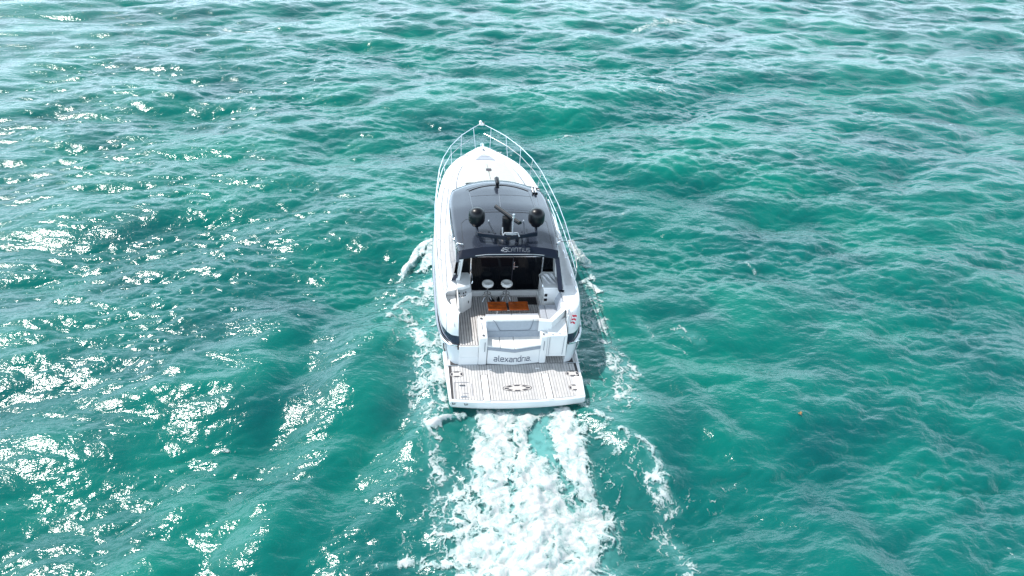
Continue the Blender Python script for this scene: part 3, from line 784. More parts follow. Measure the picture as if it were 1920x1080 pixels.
# pillars with cup-rings
def pillar(x0, x1, y0, y1, z0, z1a, z1f, name):
    mb = MB(); mb.loft([[(x0, y0, z0), (x1, y0, z0), (x1, y1, z0), (x0, y1, z0)], [(x0, y0+.0, z1a), (x1, y0+.0, z1a), (x1, y1, z1f), (x0, y1, z1f)]]); return part(mb, name, M_GEL, bevel=.03, seg=3)
pp = pillar(-1.045, -.795, 1.60, 2.42, .462, 1.47, 1.66, "transom_pillar")
def cupring(x, y, z, par):
    mb = MB(); mb.lathe((x, y, z), [(.0, .0), (.045, 0), (.045, .012), (.03, .016), (.03, .004), (0, .004)], 18); r = mb.build("button_ring", M_STEEL, par, smooth=True)
    mb = MB(); mb.lathe((x, y, z+.005), [(0, 0), (.028, 0), (.026, .006), (0, .007)], 14); mb.build("button", M_OVAL, par, smooth=True)
cupring(-.915, 1.70, 1.495, pp); cupring(-.94, 2.32, 1.64, pp)
mb = MB(); mb.tube([(-.93, 1.92, 1.551), (-.94, 2.16, 1.607)], .011, 6); mb.build("slot", M_SEAM, pp)
mb = MB(); mb.tube([(-.87, 1.588, 1.32), (-.87, 1.588, .98)], .010, 6); mb.build("grab_slot", M_SEAM, pp)
sp = pillar(.78, .985, 1.61, 2.1, .462, 1.47, 1.52, "transom_pillar")
cupring(.86, 1.72, 1.485, sp)
mb = MB(); mb.tube([(.885, 1.598, 1.32), (.885, 1.598, .98)], .010, 6); mb.build("grab_slot", M_SEAM, sp)
# starboard console with its door, over a shaded void
mb = MB(); mb.loft([[(.985, 1.64, .70), (1.58, 1.62, .70), (1.60, 2.2, .70), (.985, 2.2, .70)], [(.985, 1.62, 1.49), (1.56, 1.60, 1.52), (1.58, 2.25, 1.72), (.985, 2.0, 1.60)]])
con = part(mb, "transom_console", M_GEL, bevel=.025, seg=3)
mb = MB(); mb.box(.985, 1.62, 2.2, 2.24, .45, .75); mb.build("void_back", M_GEL, con)
mb = MB(); mb.loft([[(1.09, 1.626, .80), (1.40, 1.618, .80), (1.40, 1.640, .80), (1.09, 1.640, .80)], [(1.07, 1.606, 1.43), (1.43, 1.600, 1.43), (1.43, 1.622, 1.43), (1.07, 1.622, 1.43)]]); dr = mb.build("console_door", M_GEL, con, bevel=.012)
mb = MB(); mb.tube([(1.05, 1.622, .76), (1.04, 1.606, 1.46)], .006, 6); mb.tube([(1.46, 1.612, .78), (1.47, 1.598, 1.46)], .006, 6); mb.build("door_seam", M_SEAM, dr)
mb = MB(); mb.lathe((1.12, 1.67, 1.50), [(0, 0), (.03, 0), (.03, .02), (0, .022)], 12); mb.lathe((1.34, 1.68, 1.515), [(0, 0), (.03, 0), (.03, .02), (0, .022)], 12); mb.lathe((1.49, 1.74, 1.55), [(0, 0), (.022, 0), (.022, .03), (0, .032)], 12); mb.build("filler_cap", M_STEEL, con)
# coaming running behind the cockpit seat to the starboard quarter
cpath = [(.72, 1.92), (1.10, 1.86), (1.56, 2.30), (1.60, 2.62)]
mb = MB(); w = [(-.0), .12]
def offs(path, d):
    out = []
    for i, p in enumerate(path):
        a = Vector(path[max(i-1, 0)]); b = Vector(path[min(i+1, len(path)-1)]); t = (b-a).normalized(); nrm = Vector((-t.y, t.x)); out.append((p[0]+nrm.x*d, p[1]+nrm.y*d))
    return out
o1, o2 = offs(cpath, 0), offs(cpath, .13)
ztop = [1.83, 1.84, 1.95, 1.965]; zb = [1.45, 1.45, 1.6, 1.7]
mb.loft([[(x, y-.10*(1.9-zz)*0, zz) for (x, y), zz in zip(o1, zb)], [(x, y, zz) for (x, y), zz in zip(o1, ztop)], [(x, y, zz) for (x, y), zz in zip(o2, ztop)], [(x, y, zz) for (x, y), zz in zip(o2, zb)]], closed=False, caps=False)
part(mb, "coaming", M_GEL)
mb = MB(); p3, p4 = offs(cpath, -.02), offs(cpath, .05)
mb.add([(x, y, z_+.004) for (x, y), z_ in zip(p3, ztop)]+[(x, y, z_+.004) for (x, y), z_ in zip(p4, ztop)]+[(x, y, z_+.02) for (x, y), z_ in zip(p3, ztop)]+[(x, y, z_+.02) for (x, y), z_ in zip(p4, ztop)],
       [(i+8, i+9, i+13, i+12) for i in range(3)]+[(i, i+1, i+9, i+8) for i in range(3)]+[(i+4, i+5, i+13, i+12) for i in range(3)])
part(mb, "coaming_cap", M_WHITE)
mb = MB(); mb.prism([(.98, 1.95), (1.60, 2.25), (1.62, 2.62), (.98, 2.2)], 1.15, [1.45, 1.65, 1.7, 1.45]); part(mb, "coaming_fill", M_GEL)

# ---------------- lettering (own stroke font, built as thin raised ribbons)
GLY = {
 'a': [[(.06, .98), (.62, .98), (.78, .86), (.78, 0), (.16, 0), (0, .12), (0, .42), (.14, .54), (.78, .54)]],
 'l': [[(.06, 1.5), (.06, .14), (.2, 0), (.3, 0)]],
 'e': [[(.8, 0), (.16, 0), (0, .14), (0, .84), (.16, .98), (.64, .98), (.8, .84), (.8, .5), (0, .5)]],
 'x': [[(0, .98), (.8, 0)], [(.8, .98), (0, 0)]],
 'n': [[(0, 0), (0, .98), (.64, .98), (.8, .84), (.8, 0)]],
 'd': [[(.8, 1.5), (.8, 0), (.16, 0), (0, .14), (0, .84), (.16, .98), (.8, .98)]],
 'r': [[(0, 0), (0, .84), (.14, .98), (.52, .98)]],
 'i': [[(.04, 0), (.04, .98)]],
 '.': [[(0, 0), (.08, 0)]],
 '4': [[(.62, 0), (.62, 1), (0, .34), (0, .28), (.84, .28)]], '5': [[(.82, 1), (.06, 1), (0, .56), (.66, .56), (.8, .44), (.8, .12), (.66, 0), (0, 0)]],
 'C': [[(.8, 1), (.14, 1), (0, .86), (0, .14), (.14, 0), (.8, 0)]], 'A': [[(0, 0), (0, .7), (.3, 1), (.8, 1), (.8, 0)], [(0, .45), (.8, .45)]],
 'N': [[(0, 0), (0, 1), (.66, 1), (.8, .84), (.8, 0)]], 'T': [[(0, 1), (.84, 1)], [(.42, 1), (.42, 0)]], 'I': [[(.1, 0), (.1, .55)], [(.1, .8), (.1, 1)]],
 'U': [[(0, 1), (0, .14), (.14, 0), (.66, 0), (.8, .14), (.8, 1)]], 'S': [[(.8, 1), (.12, 1), (0, .88), (0, .6), (.12, .5), (.7, .5), (.8, .4), (.8, .12), (.68, 0), (0, 0)]],
}
def lettering(text, adv, place, th, name, m, parent, slant=0., depth=.006):
    """place(u,v) -> point on the surface; u,v in letter units"""
    mb = MB(); u = 0.
    for ch in text:
        for st in GLY[ch]:
            pts = [Vector((u+a+slant*b, b)) for a, b in st]
            for i in range(len(pts)-1):
                a, b = pts[i], pts[i+1]; t = (b-a); 
                if t.length < 1e-6: continue
                t = t.normalized(); nrm = Vector((-t.y, t.x))*th/2; ext = t*th*.5
                a2 = a-ext; b2 = b+ext
                q = [a2-nrm, b2-nrm, b2+nrm, a2+nrm]
                fr = [place(p.x, p.y, depth+.0004*(i % 2)) for p in q]; bk = [place(p.x, p.y, -.003) for p in q]
                mb.add(fr+bk, [(0, 1, 2, 3), (0, 4, 5, 1), (1, 5, 6, 2), (2, 6, 7, 3), (3, 7, 4, 0)])
        u += adv.get(ch, adv['*'])
    return mb.build(name, m, parent, fix=False)
S_ = 1.19/10.9
def place_name(u, v, d):
    x = -.575+u*S_; return (x, vface(x, 1.63, 1.545)-d-.002, .60+v*S_*1.30)
lettering("alexandria.", {'*': 1.17, 'l': .62, 'r': .82, 'i': .42}, place_name, .15, "boat_name", M_LETTER, lounge)

# ---------------- cockpit aft/side seating
sec2 = lambda x0, x1, prof, name, m, bev=.02: sec(x0, x1, prof, name, m, bev, aft_seat)
mb = MB(); mb.box(-.78, .98, 2.22, 2.42, 1.15, 1.50); aft_seat = part(mb, "cockpit_bench", M_GEL, bevel=.01)
for x0, x1 in ((-.80, -.02), (-.01, .80)):
    mb = MB(); mb.box(x0, x1, 2.26, 2.50, 1.60, 1.68); mb.build("bench_cushion", M_CUSH, aft_seat, bevel=.02, seg=3)
mb = MB(); mb.prism([(.86, 2.22), (1.12, 2.22), (1.50, 2.50), (1.56, 3.02), (.90, 3.02)], 1.15, 1.52); ss = part(mb, "side_seat", M_GEL, bevel=.01)
mb = MB(); mb.prism([(.86, 2.30), (1.05, 2.28), (1.06, 3.02), (.90, 3.02)], 1.52, 1.61); mb.build("seat_cushion", M_CUSH, ss, bevel=.02, seg=3)
mb = MB(); mb.prism([(1.06, 2.28), (1.16, 2.26), (1.42, 2.52), (1.42, 3.02), (1.07, 3.02)], 1.52, 1.61); mb.build("seat_cushion", M_CUSH, ss, bevel=.02, seg=3)
mb = MB(); mb.loft([[(1.40, 2.50, 1.58), (1.54, 2.46, 1.58), (1.58, 2.46, 1.93), (1.52, 2.50, 1.93)], [(1.40, 3.0, 1.58), (1.56, 3.0, 1.58), (1.60, 3.0, 1.93), (1.53, 3.0, 1.93)], [(1.40, 3.42, 1.58), (1.58, 3.42, 1.58), (1.62, 3.42, 1.90), (1.56, 3.42, 1.90)]])
mb.build("side_backrest", M_CUSH, ss, bevel=.03, seg=3)

# ---------------- port wet bar
mb = MB()
pb = [(-1.58, 3.26), (-1.42, 3.26), (-1.13, 3.54), (-1.13, 4.15), (-1.58, 4.15)]
mb.prism(pb, 1.15, 1.74)
bar = part(mb, "wet_bar", M_GEL, bevel=.015)
mb = MB(); mb.prism([(-1.58, 3.30), (-1.42, 3.30), (-1.16, 3.50), (-1.16, 4.15), (-1.58, 4.15)], 1.742, [1.75, 1.75, 1.78, 1.96, 1.96]); mb.build("switch_panel", M_GEL, bar, bevel=.01)
mb = MB(); mb.prism([(-1.60, 3.42), (-1.44, 3.42), (-1.18, 3.56), (-1.15, 4.12), (-1.25, 4.30), (-1.60, 4.34)], 1.90, 2.02); mb.build("counter_top", M_GEL, bar, bevel=.025, seg=3)
for i, (x, y, z) in enumerate([(-1.53, 3.40, 1.81), (-1.40, 3.40, 1.81), (-1.33, 3.44, 1.82), (-1.52, 3.325, 1.765), (-1.46, 3.325, 1.765), (-1.40, 3.33, 1.768), (-1.35, 3.36, 1.775)]):
    mb = MB(); mb.box(x-.018, x+.018, y-.03, y-.004, z-.02, z+.03 if i < 3 else z+.006); mb.build("switch", M_BLACK, bar, bevel=.004)
mb = MB(); mb.box(-1.245, -1.225, 3.40, 3.43, 1.42, 1.50); mb.build("latch", M_BLACK, bar, bevel=.004)
mb = MB(); mb.tube([(-1.14, 3.60, 2.02), (-1.12, 3.62, 2.09), (-1.12, 4.05, 2.09), (-1.14, 4.08, 2.02)], .012, 8); mb.build("grab_bar", M_STEEL, bar)

# ---------------- starboard cabinet
mb = MB(); mb.loft([[(1.03, 3.06, 1.15), (1.58, 3.06, 1.15), (1.58, 4.15, 1.15), (1.03, 4.15, 1.15)], [(1.03, 3.10, 1.36), (1.58, 3.10, 1.36), (1.58, 4.15, 1.36), (1.03, 4.15, 1.36)]])
cab = part(mb, "side_cabinet", M_GEL, bevel=.015)
mb = MB(); mb.loft([[(1.10, 3.20, 1.362), (1.57, 3.20, 1.362), (1.57, 4.15, 1.362), (1.06, 4.15, 1.362)], [(1.06, 3.28, 2.0), (1.57, 3.28, 2.0), (1.57, 4.12, 2.0), (1.04, 4.12, 2.0)]]); mb.build("cabinet_body", M_GEL, cab, bevel=.02, seg=3)
mb = MB(); mb.prism([(1.03, 3.24), (1.58, 3.24), (1.60, 4.14), (1.12, 4.16), (1.00, 4.0)], 2.002, 2.08); mb.build("cabinet_top", M_GEL, cab, bevel=.025, seg=3)
for z in (1.80, 1.64):
    mb = MB(); mb.box(1.085, 1.175, 3.205+(z-1.5)*.1, 3.25+(z-1.5)*.1, z-.045, z+.045); mb.build("vent", M_BLACK, cab, bevel=.004)
mb = MB(); mb.tube([(1.02, 3.30, 2.08), (1.01, 3.32, 2.14), (1.0, 3.85, 2.14), (1.02, 3.9, 2.08)], .014, 8); mb.build("grab_bar", M_STEEL, cab)

# ---------------- saloon bulkhead
mb = MB(); mb.box(-1.6, 1.6, 4.16, 4.30, 1.10, 1.335); blk = part(mb, "saloon_bulkhead", M_GEL, bevel=.008)
mb = MB(); mb.box(-1.14, 1.12, 4.215, 4.235, 1.335, 3.12); mb.build("glass_door", M_GLASS, blk)
mb = MB(); mb.box(-1.58, -1.14, 4.215, 4.235, 1.335, 3.10); mb.build("window_pane", M_GLASS, blk)
mb = MB(); mb.box(1.12, 1.56, 4.215, 4.235, 1.335, 3.10); mb.build("window_pane", M_GLASS, blk)
for x in (-1.14, 1.12):
    mb = MB(); mb.box(x-.022, x+.022, 4.17, 4.212, 1.335, 3.10); mb.build("door_post", M_STEEL, blk, bevel=.006)
mb = MB(); mb.box(-1.1, 1.1, 4.195, 4.214, 2.60, 2.625); mb.build("glazing_bar", M_STEEL, blk)
mb = MB(); mb.box(.175, .188, 4.195, 4.214, 1.34, 3.1); mb.build("door_edge", M_OVAL, blk)
mb = MB(); mb.box(.20, .235, 4.17, 4.212, 2.15, 2.42); mb.box(.22, .34, 4.15, 4.172, 2.24, 2.27); mb.box(.21, .32, 4.17, 4.212, 2.98, 3.02); mb.build("door_handle", M_STEEL, blk, bevel=.004)
mb = MB(); mb.box(-1.52, 1.52, 4.6, 7.4, 1.12, 1.2); mb.build("saloon_floor", M_CAULK, blk)
# white aft posts that carry the hardtop
for sd in (-1, 1):
    mb = MB(); x = sd
    mb.loft([[(x*1.50, 3.80, 1.96), (x*1.62, 3.80, 1.96), (x*1.62, 4.25, 1.96), (x*1.50, 4.25, 1.96)], [(x*1.38, 3.72, 3.10), (x*1.50, 3.72, 3.10), (x*1.50, 4.25, 3.10), (x*1.38, 4.25, 3.10)]])
    part(mb, "hardtop_post", M_GEL, bevel=.02)

# ---------------- cabin side glass and windscreen
XO = -.07
for sd in (-1, 1):
    mb = MB(); lo = []; hi = []
    for y, xl, zl, xh, zh in ((3.15, 1.655, 1.99, 1.62, 2.06), (3.55, 1.70, 1.98, 1.60, 2.60), (3.85, 1.735, 1.975, 1.555, 3.06), (4.6, 1.78, 1.97, 1.58, 3.12), (6.0, 1.78, 1.98, 1.60, 3.14), (7.3, 1.70, 2.0, 1.48, 3.14), (8.4, 1.45, 2.05, 1.28, 2.72), (9.3, 1.12, 2.12, 1.05, 2.36)):
        lo.append((sd*xl, y, zl)); hi.append((sd*xh+XO*(zh-1.9)/1.3, y, zh))
    if sd < 0: lo, hi = lo[1:], hi[1:]; lo[0] = (lo[0][0], 3.72, 2.25); hi[0] = (hi[0][0], 3.74, 2.72)
    tk = [.14 if p[1] < 5 else .05 for p in lo]
    li = [(p[0]-sd*t_, p[1], p[2]) for p, t_ in zip(lo, tk)]; hh = [(p[0]-sd*t_, p[1], p[2]) for p, t_ in zip(hi, tk)]
    mb.loft([li, lo, hi, hh, li], closed=False, caps=False)
    part(mb, "side_window", M_NAVY, smooth=True, ang=40)
    mb = MB(); a = [(p[0]+sd*.03, p[1]-.0, p[2]-.03) for p in lo]; b = [(p[0]+sd*.012, p[1], p[2]+.07) for p in lo]; c = [(p[0]-sd*.06, p[1], p[2]+.075) for p in lo]
    mb.loft([a, b, c], closed=False, caps=False); part(mb, "window_coaming", M_GEL, smooth=True)
mb = MB(); rows = []
for y, w_, z in ((7.45, 1.46, 3.26), (8.0, 1.36, 2.98), (8.6, 1.24, 2.68), (9.1, 1.12, 2.46), (9.4, 1.0, 2.38)):
    rows.append([(w_*math.sin(a), y+.25*math.cos(a)-.25*0, z+.06*math.cos(a)-.0) for a in np.linspace(-math.pi/2, math.pi/2, 13)])
mb.loft(rows, closed=False, caps=False); part(mb, "windscreen", M_GLASS, smooth=True)

# ---------------- foredeck trunk, sun pad, hatch
def trunk_z(x, y):
    c = interp(y, [(9.0, 2.46), (10.0, 2.40), (11.4, 2.30), (12.2, 2.21), (12.9, 2.14)])
    return c-.06*(x/1.2)**2
mb = MB(); rows = []
for y, w_ in ((9.2, 1.26), (9.8, 1.22), (10.6, 1.10), (11.3, .92), (11.9, .66), (12.4, .36), (12.75, .10)):
    row = [(-w_-.10, y, 2.0), (-w_-.04, y, trunk_z(w_, y)-.06)]+[(w_*f, y, trunk_z(w_*f, y)) for f in np.linspace(-1, 1, 9)]+[(w_+.04, y, trunk_z(w_, y)-.06), (w_+.10, y, 2.0)]
    rows.append(row)
rows.append([(p[0]*.1, 12.9, 2.08) for p in rows[-1]])
mb.loft(rows, closed=False, caps=False); trunk = part(mb, "foredeck_trunk", M_GEL, smooth=True, ang=60)
M_PAD = mat("cream_sunpad_vinyl", (.45, .475, .45), .6, grain=(9, .05), bump=(30, .15))
for sd in (-1, 1):
    mb = MB(); rA = []
    for y in np.linspace(9.5, 11.5, 8):
        w_ = interp(y, [(9.5, .98), (10.3, .93), (11.5, .70)])
        xs_ = [sd*.012, sd*.3*w_, sd*.65*w_, sd*w_]
        rA.append([(sd*.012, y, trunk_z(0, y)+.002)]+[(x, y, trunk_z(x, y)+.055) for x in xs_]+[(sd*w_, y, trunk_z(w_, y)+.002)])
    mb.loft(rA); mb.build("sun_pad", M_PAD, trunk, bevel=.015, ang=50)
mb = MB(); mb.box(-.10, .10, 10.55, 10.75, trunk_z(0, 10.6)+.05, trunk_z(0, 10.6)+.075); mb.build("pad_buckle", M_OVAL, trunk, bevel=.01)
mb = MB(); mb.prism([(-.42, 11.82), (.40, 11.82), (.22, 12.25), (0, 12.52), (-.22, 12.25)], 2.18, [2.275, 2.275, 2.25, 2.225, 2.25]); ht = mb.build("bow_hatch", M_CUSHD, trunk, bevel=.02)
mb = MB(); mb.prism([(-.18, 12.2), (.18, 12.2), (.0, 12.46)], 2.22, [2.262, 2.262, 2.24]); mb.build("hatch_panel", M_CUSH, ht, bevel=.01)
for sd in (-1, 1):
    mb = MB(); mb.tube([(sd*(w_+.055), y, trunk_z(w_, y)-.055) for y, w_ in ((9.3, 1.255), (9.8, 1.22), (10.6, 1.10), (11.3, .92), (11.9, .66), (12.4, .36), (12.7, .14))], .018, 6); mb.build("trunk_seam", M_SEAM, trunk)
    mb = MB(); mb.tube([(sd*(interp(y, [(g[1], g[0]) for g in [gun(i) for i in range(NT+1)]])-.40), y, 1.985+.05*max(0, min(1, (y-8)/3))) for y in np.linspace(4.6, 9.8, 12)], .008, 6); part(mb, "deck_seam", M_SEAM)
# cleats, windlass, anchor roller, nav light
for x, y in ((-.75, 12.35), (.62, 12.72)):
    mb = MB(); mb.tube([(x-.07, y, 2.15), (x-.07, y, 2.2)], .014, 6); mb.tube([(x+.07, y, 2.15), (x+.07, y, 2.2)], .014, 6); mb.tube([(x-.13, y, 2.2), (x+.13, y, 2.2)], .013, 6); part(mb, "bow_cleat", M_STEEL)
mb = MB(); mb.lathe((.0, 13.0, 2.12), [(0, 0), (.07, 0), (.075, .05), (.045, .08), (.055, .12), (0, .13)], 16); part(mb, "windlass", M_STEEL, smooth=True)
mb = MB(); mb.box(-.07, -.045, 13.05, 13.62, 2.08, 2.17); mb.box(.045, .07, 13.05, 13.62, 2.08, 2.17); mb.tube([(-.06, 13.58, 2.12), (.06, 13.58, 2.12)], .035, 10); anc = part(mb, "anchor_roller", M_STEEL, bevel=.005)
mb = MB(); mb.tube([(0, 13.1, 2.15), (0, 13.62, 2.17), (0, 13.72, 2.05)], .022, 8); mb.add([(0, 13.6, 1.98), (-.16, 13.78, 2.06), (-.05, 13.86, 1.86), (.05, 13.86, 1.86), (.16, 13.78, 2.06)], [(0, 1, 2), (0, 2, 3), (0, 3, 4)]); mb.build("anchor", M_STEEL, anc)

# ---------------- hardtop
RY = [(3.45, 1.44), (3.62, 1.50), (4.2, 1.585), (4.9, 1.635), (5.7, 1.655), (6.5, 1.64), (7.0, 1.585), (7.3, 1.50), (7.42, 1.42)]
def roof_z(x, y):
    c = interp(y, [(3.4, 3.34), (4.5, 3.43), (6.0, 3.46), (7.2, 3.43), (8.0, 3.37)])
    return c-.20*(abs(x)/1.65)**2.4
def roof_front(x): return 7.36+.52*(1-min(1, abs(x)/1.46)**2)
mb = MB(); rows = []
ys_ = list(np.linspace(3.62, 7.3, 24))
for y in ys_:
    w_ = sinterp(y, RY); row = []
    for f in np.linspace(-1, 1, 25):
        x = w_*f
        fy = (y-3.62)/(7.3-3.62); yy = 3.62+fy*(roof_front(x)-3.62) if True else y
        yy = y+(roof_front(x)-7.3)*max(0, (fy-.35)/.65)**1.5
        row.append((x+XO, yy, roof_z(x, yy)))
    rows.append(row)
def edge_row(r, dz, inn): 
    return r
full = []
for k, row in enumerate(rows):
    l, r = row[0], row[-1]
    full.append([(l[0]+.10, l[1], l[2]-.16), (l[0]-.004, l[1], l[2]-.11), (l[0]-.012, l[1], l[2]-.05), (l[0]-.004, l[1], l[2]-.012)]+row+[(r[0]+.004, r[1], r[2]-.012), (r[0]+.012, r[1], r[2]-.05), (r[0]+.004, r[1], r[2]-.11), (r[0]-.10, r[1], r[2]-.16)])
last = full[-1]
full.append([(p[0]*.995, p[1]+.03, p[2]-.05) for p in last]); full.append([(p[0]*.98, p[1]-.02, p[2]-.12) for p in last])
mb.loft(full, closed=False, caps=False)
roof = part(mb, "hardtop", M_ROOF, smooth=True, ang=60)
mb = MB(); rows = []
for y in (3.66, 4.6, 5.6, 6.6, 7.2):
    w_ = sinterp(y, RY)-.1; rows.append([(w_*f+XO, y, roof_z(w_, y)-.16) for f in (-1, -.5, 0, .5, 1)])
mb.loft(rows, closed=False, caps=False); mb.build("headliner", M_GEL, roof)
# aft visor: sloping band under the roof edge
def roof_at(x, y, d=0): return (x+XO, y, roof_z(x, y)+d)
mb = MB(); tops = []; mids = []; lows = []; ins = []
for f in np.linspace(-1, 1, 21):
    x = f*1.40; z0 = roof_z(x, 3.62)
    tops.append((x+XO, 3.615, z0+.004)); mids.append((x*1.03+XO, 3.42, z0-.155)); lows.append((x*1.04+XO, 3.41, z0-.20)); ins.append((x*1.0+XO, 3.55, z0-.21))
mb.loft([tops, mids, lows, ins], closed=False, caps=False)
M_VIS = mat("navy_gelcoat_with_shade", (.008, .013, .026), .35, spec=.3, grain=(4, .15))  # navy with the visor's aft-facing shade put into the colour; arch shares it
vis = mb.build("aft_visor", M_VIS, roof, smooth=True, ang=25)
for sd in (-1, 1):
    mb = MB(); x = sd*1.40
    mb.add([(x+XO, 3.615, roof_z(x, 3.62)+.003), (x*1.03+XO, 3.42, roof_z(x, 3.62)-.155), (sd*1.50+XO, 3.44, 3.06), (sd*1.515+XO, 3.66, roof_z(1.5, 3.66)-.01), (x*1.04+XO, 3.41, roof_z(x, 3.62)-.20), (sd*1.50+XO, 3.44, 3.0)], [(0, 1, 2, 3), (1, 4, 5, 2)])
    mb.build("visor_corner", M_VIS, roof)
mb = MB(); mb.tube([(-1.02+XO, 3.408, 3.192-.035), (-.7+XO, 3.406, 3.20), (0+XO, 3.405, 3.205), (.7+XO, 3.406, 3.20), (1.05+XO, 3.408, 3.192-.03)], .011, 6); mb.build("visor_trim", M_CHROME, roof)
S2 = .86/8.9
def place_roof(u, v, d):
    x = -.325+u*S2; t = .30+v*.50
    y = 3.42+(3.615-3.42)*t; z = roof_z(x, 3.62)-.155+.159*t
    return (x, y-d*.7, z+d*.7)
lettering("45", {'*': 1.02}, place_roof, .14, "model_lettering", M_CHROME, roof, slant=.2)
def place_roof2(u, v, d): return place_roof(u+2.15, v*.9+.03, d)
lettering("CANTIUS", {'*': 1.10, 'I': .50, 'T': 1.12}, place_roof2, .085, "model_lettering", M_CHROME, roof, slant=.1)
# sunroof frame and panel grooves following the surface
def groove(pts, r, name, m, dz=.0):
    mb = MB(); dense = []
    for (a, b), (c, d) in zip(pts, pts[1:]):
        for k in range(8): t = k/8; dense.append((a+(c-a)*t, b+(d-b)*t))
    dense.append(pts[-1])
    mb.tube([roof_at(x-XO, y, dz) for x, y in dense], r, 6); return mb.build(name, m, roof)
arc = [(x, 7.02+.42*(1-(x/1.1)**2)) for x in np.linspace(-1.04, .98, 12)]
groove(arc, .022, "sunroof_front_gutter", M_RUB)
groove([(x*1.08, y+.10) for x, y in arc], .007, "sunroof_front_seam", M_RUB)
groove([(-1.0, 6.66), (.97, 6.70)], .006, "sunroof_panel_seam", M_RUB)
groove([(-.93, 5.53), (1.02, 5.53)], .011, "sunroof_rear_gutter", M_RUB)
groove([(-.95, 5.66), (1.0, 5.67)], .005, "sunroof_rear_seam", M_RUB)
groove([(-1.04, 7.02), (-1.0, 5.6)], .008, "sunroof_side_rail", M_ROOF, .004)
groove([(.98, 7.02), (1.04, 5.6)], .008, "sunroof_side_rail", M_ROOF, .004)
groove([(-1.15, 5.23), (-1.30, 5.20), (-1.42, 5.02), (-1.43, 3.64)], .006, "roof_panel_seam", M_RUB)
groove([(1.02, 5.28), (1.18, 5.26), (1.30, 5.12), (1.27, 3.64)], .006, "roof_panel_seam", M_RUB)
groove([(-.05, 7.15), (-.12, 5.6)], .006, "roof_centre_cable", M_SEAM, .004)
groove([(1.12, 7.0), (1.02, 5.2)], .004, "roof_cable", M_SEAM, .004)
groove([(1.24, 7.0), (1.18, 5.3)], .004, "roof_cable", M_SEAM, .004)

# ---------------- roof equipment
M_MAST = mat("pale_grey_bracket", (.42, .44, .47), .3, grain=(12, .2))
AZ = 3.60
mb = MB(); bar_pts = [(-1.0, 4.36), (-.98, 3.98), (-.13, 3.74), (.80, 3.98), (.82, 4.34)]
def strip(mb, pts, w, z0, z1):
    L = [Vector(p) for p in pts]; A = []; B = []
    for i, p in enumerate(L):
        t = (L[min(i+1, len(L)-1)]-L[max(i-1, 0)]).normalized(); nn = Vector((-t.y, t.x))*w/2; A.append(p+nn); B.append(p-nn)
    n = len(L); vs = [(p.x, p.y, z0) for p in A]+[(p.x, p.y, z0) for p in B]+[(p.x, p.y, z1) for p in A]+[(p.x, p.y, z1) for p in B]
    fs = []
    for i in range(n-1): fs += [(i, i+1, n+i+1, n+i), (2*n+i, 3*n+i, 3*n+i+1, 2*n+i+1), (i, 2*n+i, 2*n+i+1, i+1), (n+i, n+i+1, 3*n+i+1, 3*n+i)]
    fs += [(0, n, 3*n, 2*n), (n-1, 3*n-1, 4*n-1, 2*n-1)]
    mb.add(vs, fs)
strip(mb, bar_pts, .07, AZ-.10, AZ+.03)
arch = part(mb, "radar_arch", M_VIS, bevel=.012)
mb = MB()
for x in (-.45, -.13, .2): mb.box(x-.05, x+.05, 3.76+abs(x+.13)*.25, 3.86+abs(x+.13)*.25, 3.40, AZ-.02)
mb.build("arch_foot", M_VIS, arch)
for pts in ([(-.61, 4.62), (-.58, 4.45), (-.47, 3.92)], [(.47, 4.62), (.46, 4.45), (.40, 3.93)]):
    mb = MB(); strip(mb, pts, .05, AZ-.015, AZ+.02); mb.build("arch_prong", M_VIS, arch, bevel=.006)
    mb = MB(); mb.lathe((pts[0][0], pts[0][1], AZ+.02), [(0, 0), (.025, 0), (.02, .05), (0, .055)], 10); mb.build("prong_tip", M_CHROME, arch)
for x, y in ((-1.0, 4.44), (.825, 4.42)):
    mb = MB(); mb.lathe((x, y, AZ+.03), [(0, -.02), (.14, -.02), (.16, .03), (.225, .09), (.248, .15), (.252, .28), (.25, .31)], 32)
    dm = mb.build("satellite_dome_base", M_BLACK, arch, smooth=True, ang=60)
    mb = MB(); mb.lathe((x, y, AZ+.34), [(.2505, 0), (.248, .05), (.232, .11), (.20, .165), (.15, .21), (.08, .24), (0, .25)], 32); mb.build("satellite_dome", M_BLACK, arch, smooth=True, ang=60)
mb = MB(); mb.lathe((-.10, 4.24, 3.44), [(0, 0), (.19, 0), (.18, .06), (.15, .14), (.14, .40), (.15, .44), (.15, .56), (0, .60)], 24); rad = part(mb, "radar_pedestal", M_BLACK, smooth=True, ang=50)
mb = MB(); a = Vector((-.40, 4.78)); b = Vector((.22, 3.74)); t = (b-a).normalized(); nn = Vector((-t.y, t.x))
mb.loft([[(p.x+nn.x*o_, p.y+nn.y*o_, z) for o_, z in ((-.065, 4.03), (-.07, 4.09), (-.03, 4.135), (.03, 4.135), (.07, 4.09), (.065, 4.03))] for p in (a, a+t*.02, b-t*.02, b)]); mb.build("radar_array", M_BLACK, rad, bevel=.012)
mb = MB(); mb.tube([(.02, 3.80, 3.62), (.02, 3.80, 4.22)], .018, 8); mb.box(-.18, .14, 3.76, 3.84, 3.66, 3.69); mast = part(mb, "light_mast", M_MAST)
mb = MB(); mb.lathe((.02, 3.80, 4.22), [(0, 0), (.035, 0), (.035, .03), (.028, .035), (.028, .09), (.036, .095), (.036, .12), (0, .13)], 12); mb.build("all_round_light", M_CHROME, mast)
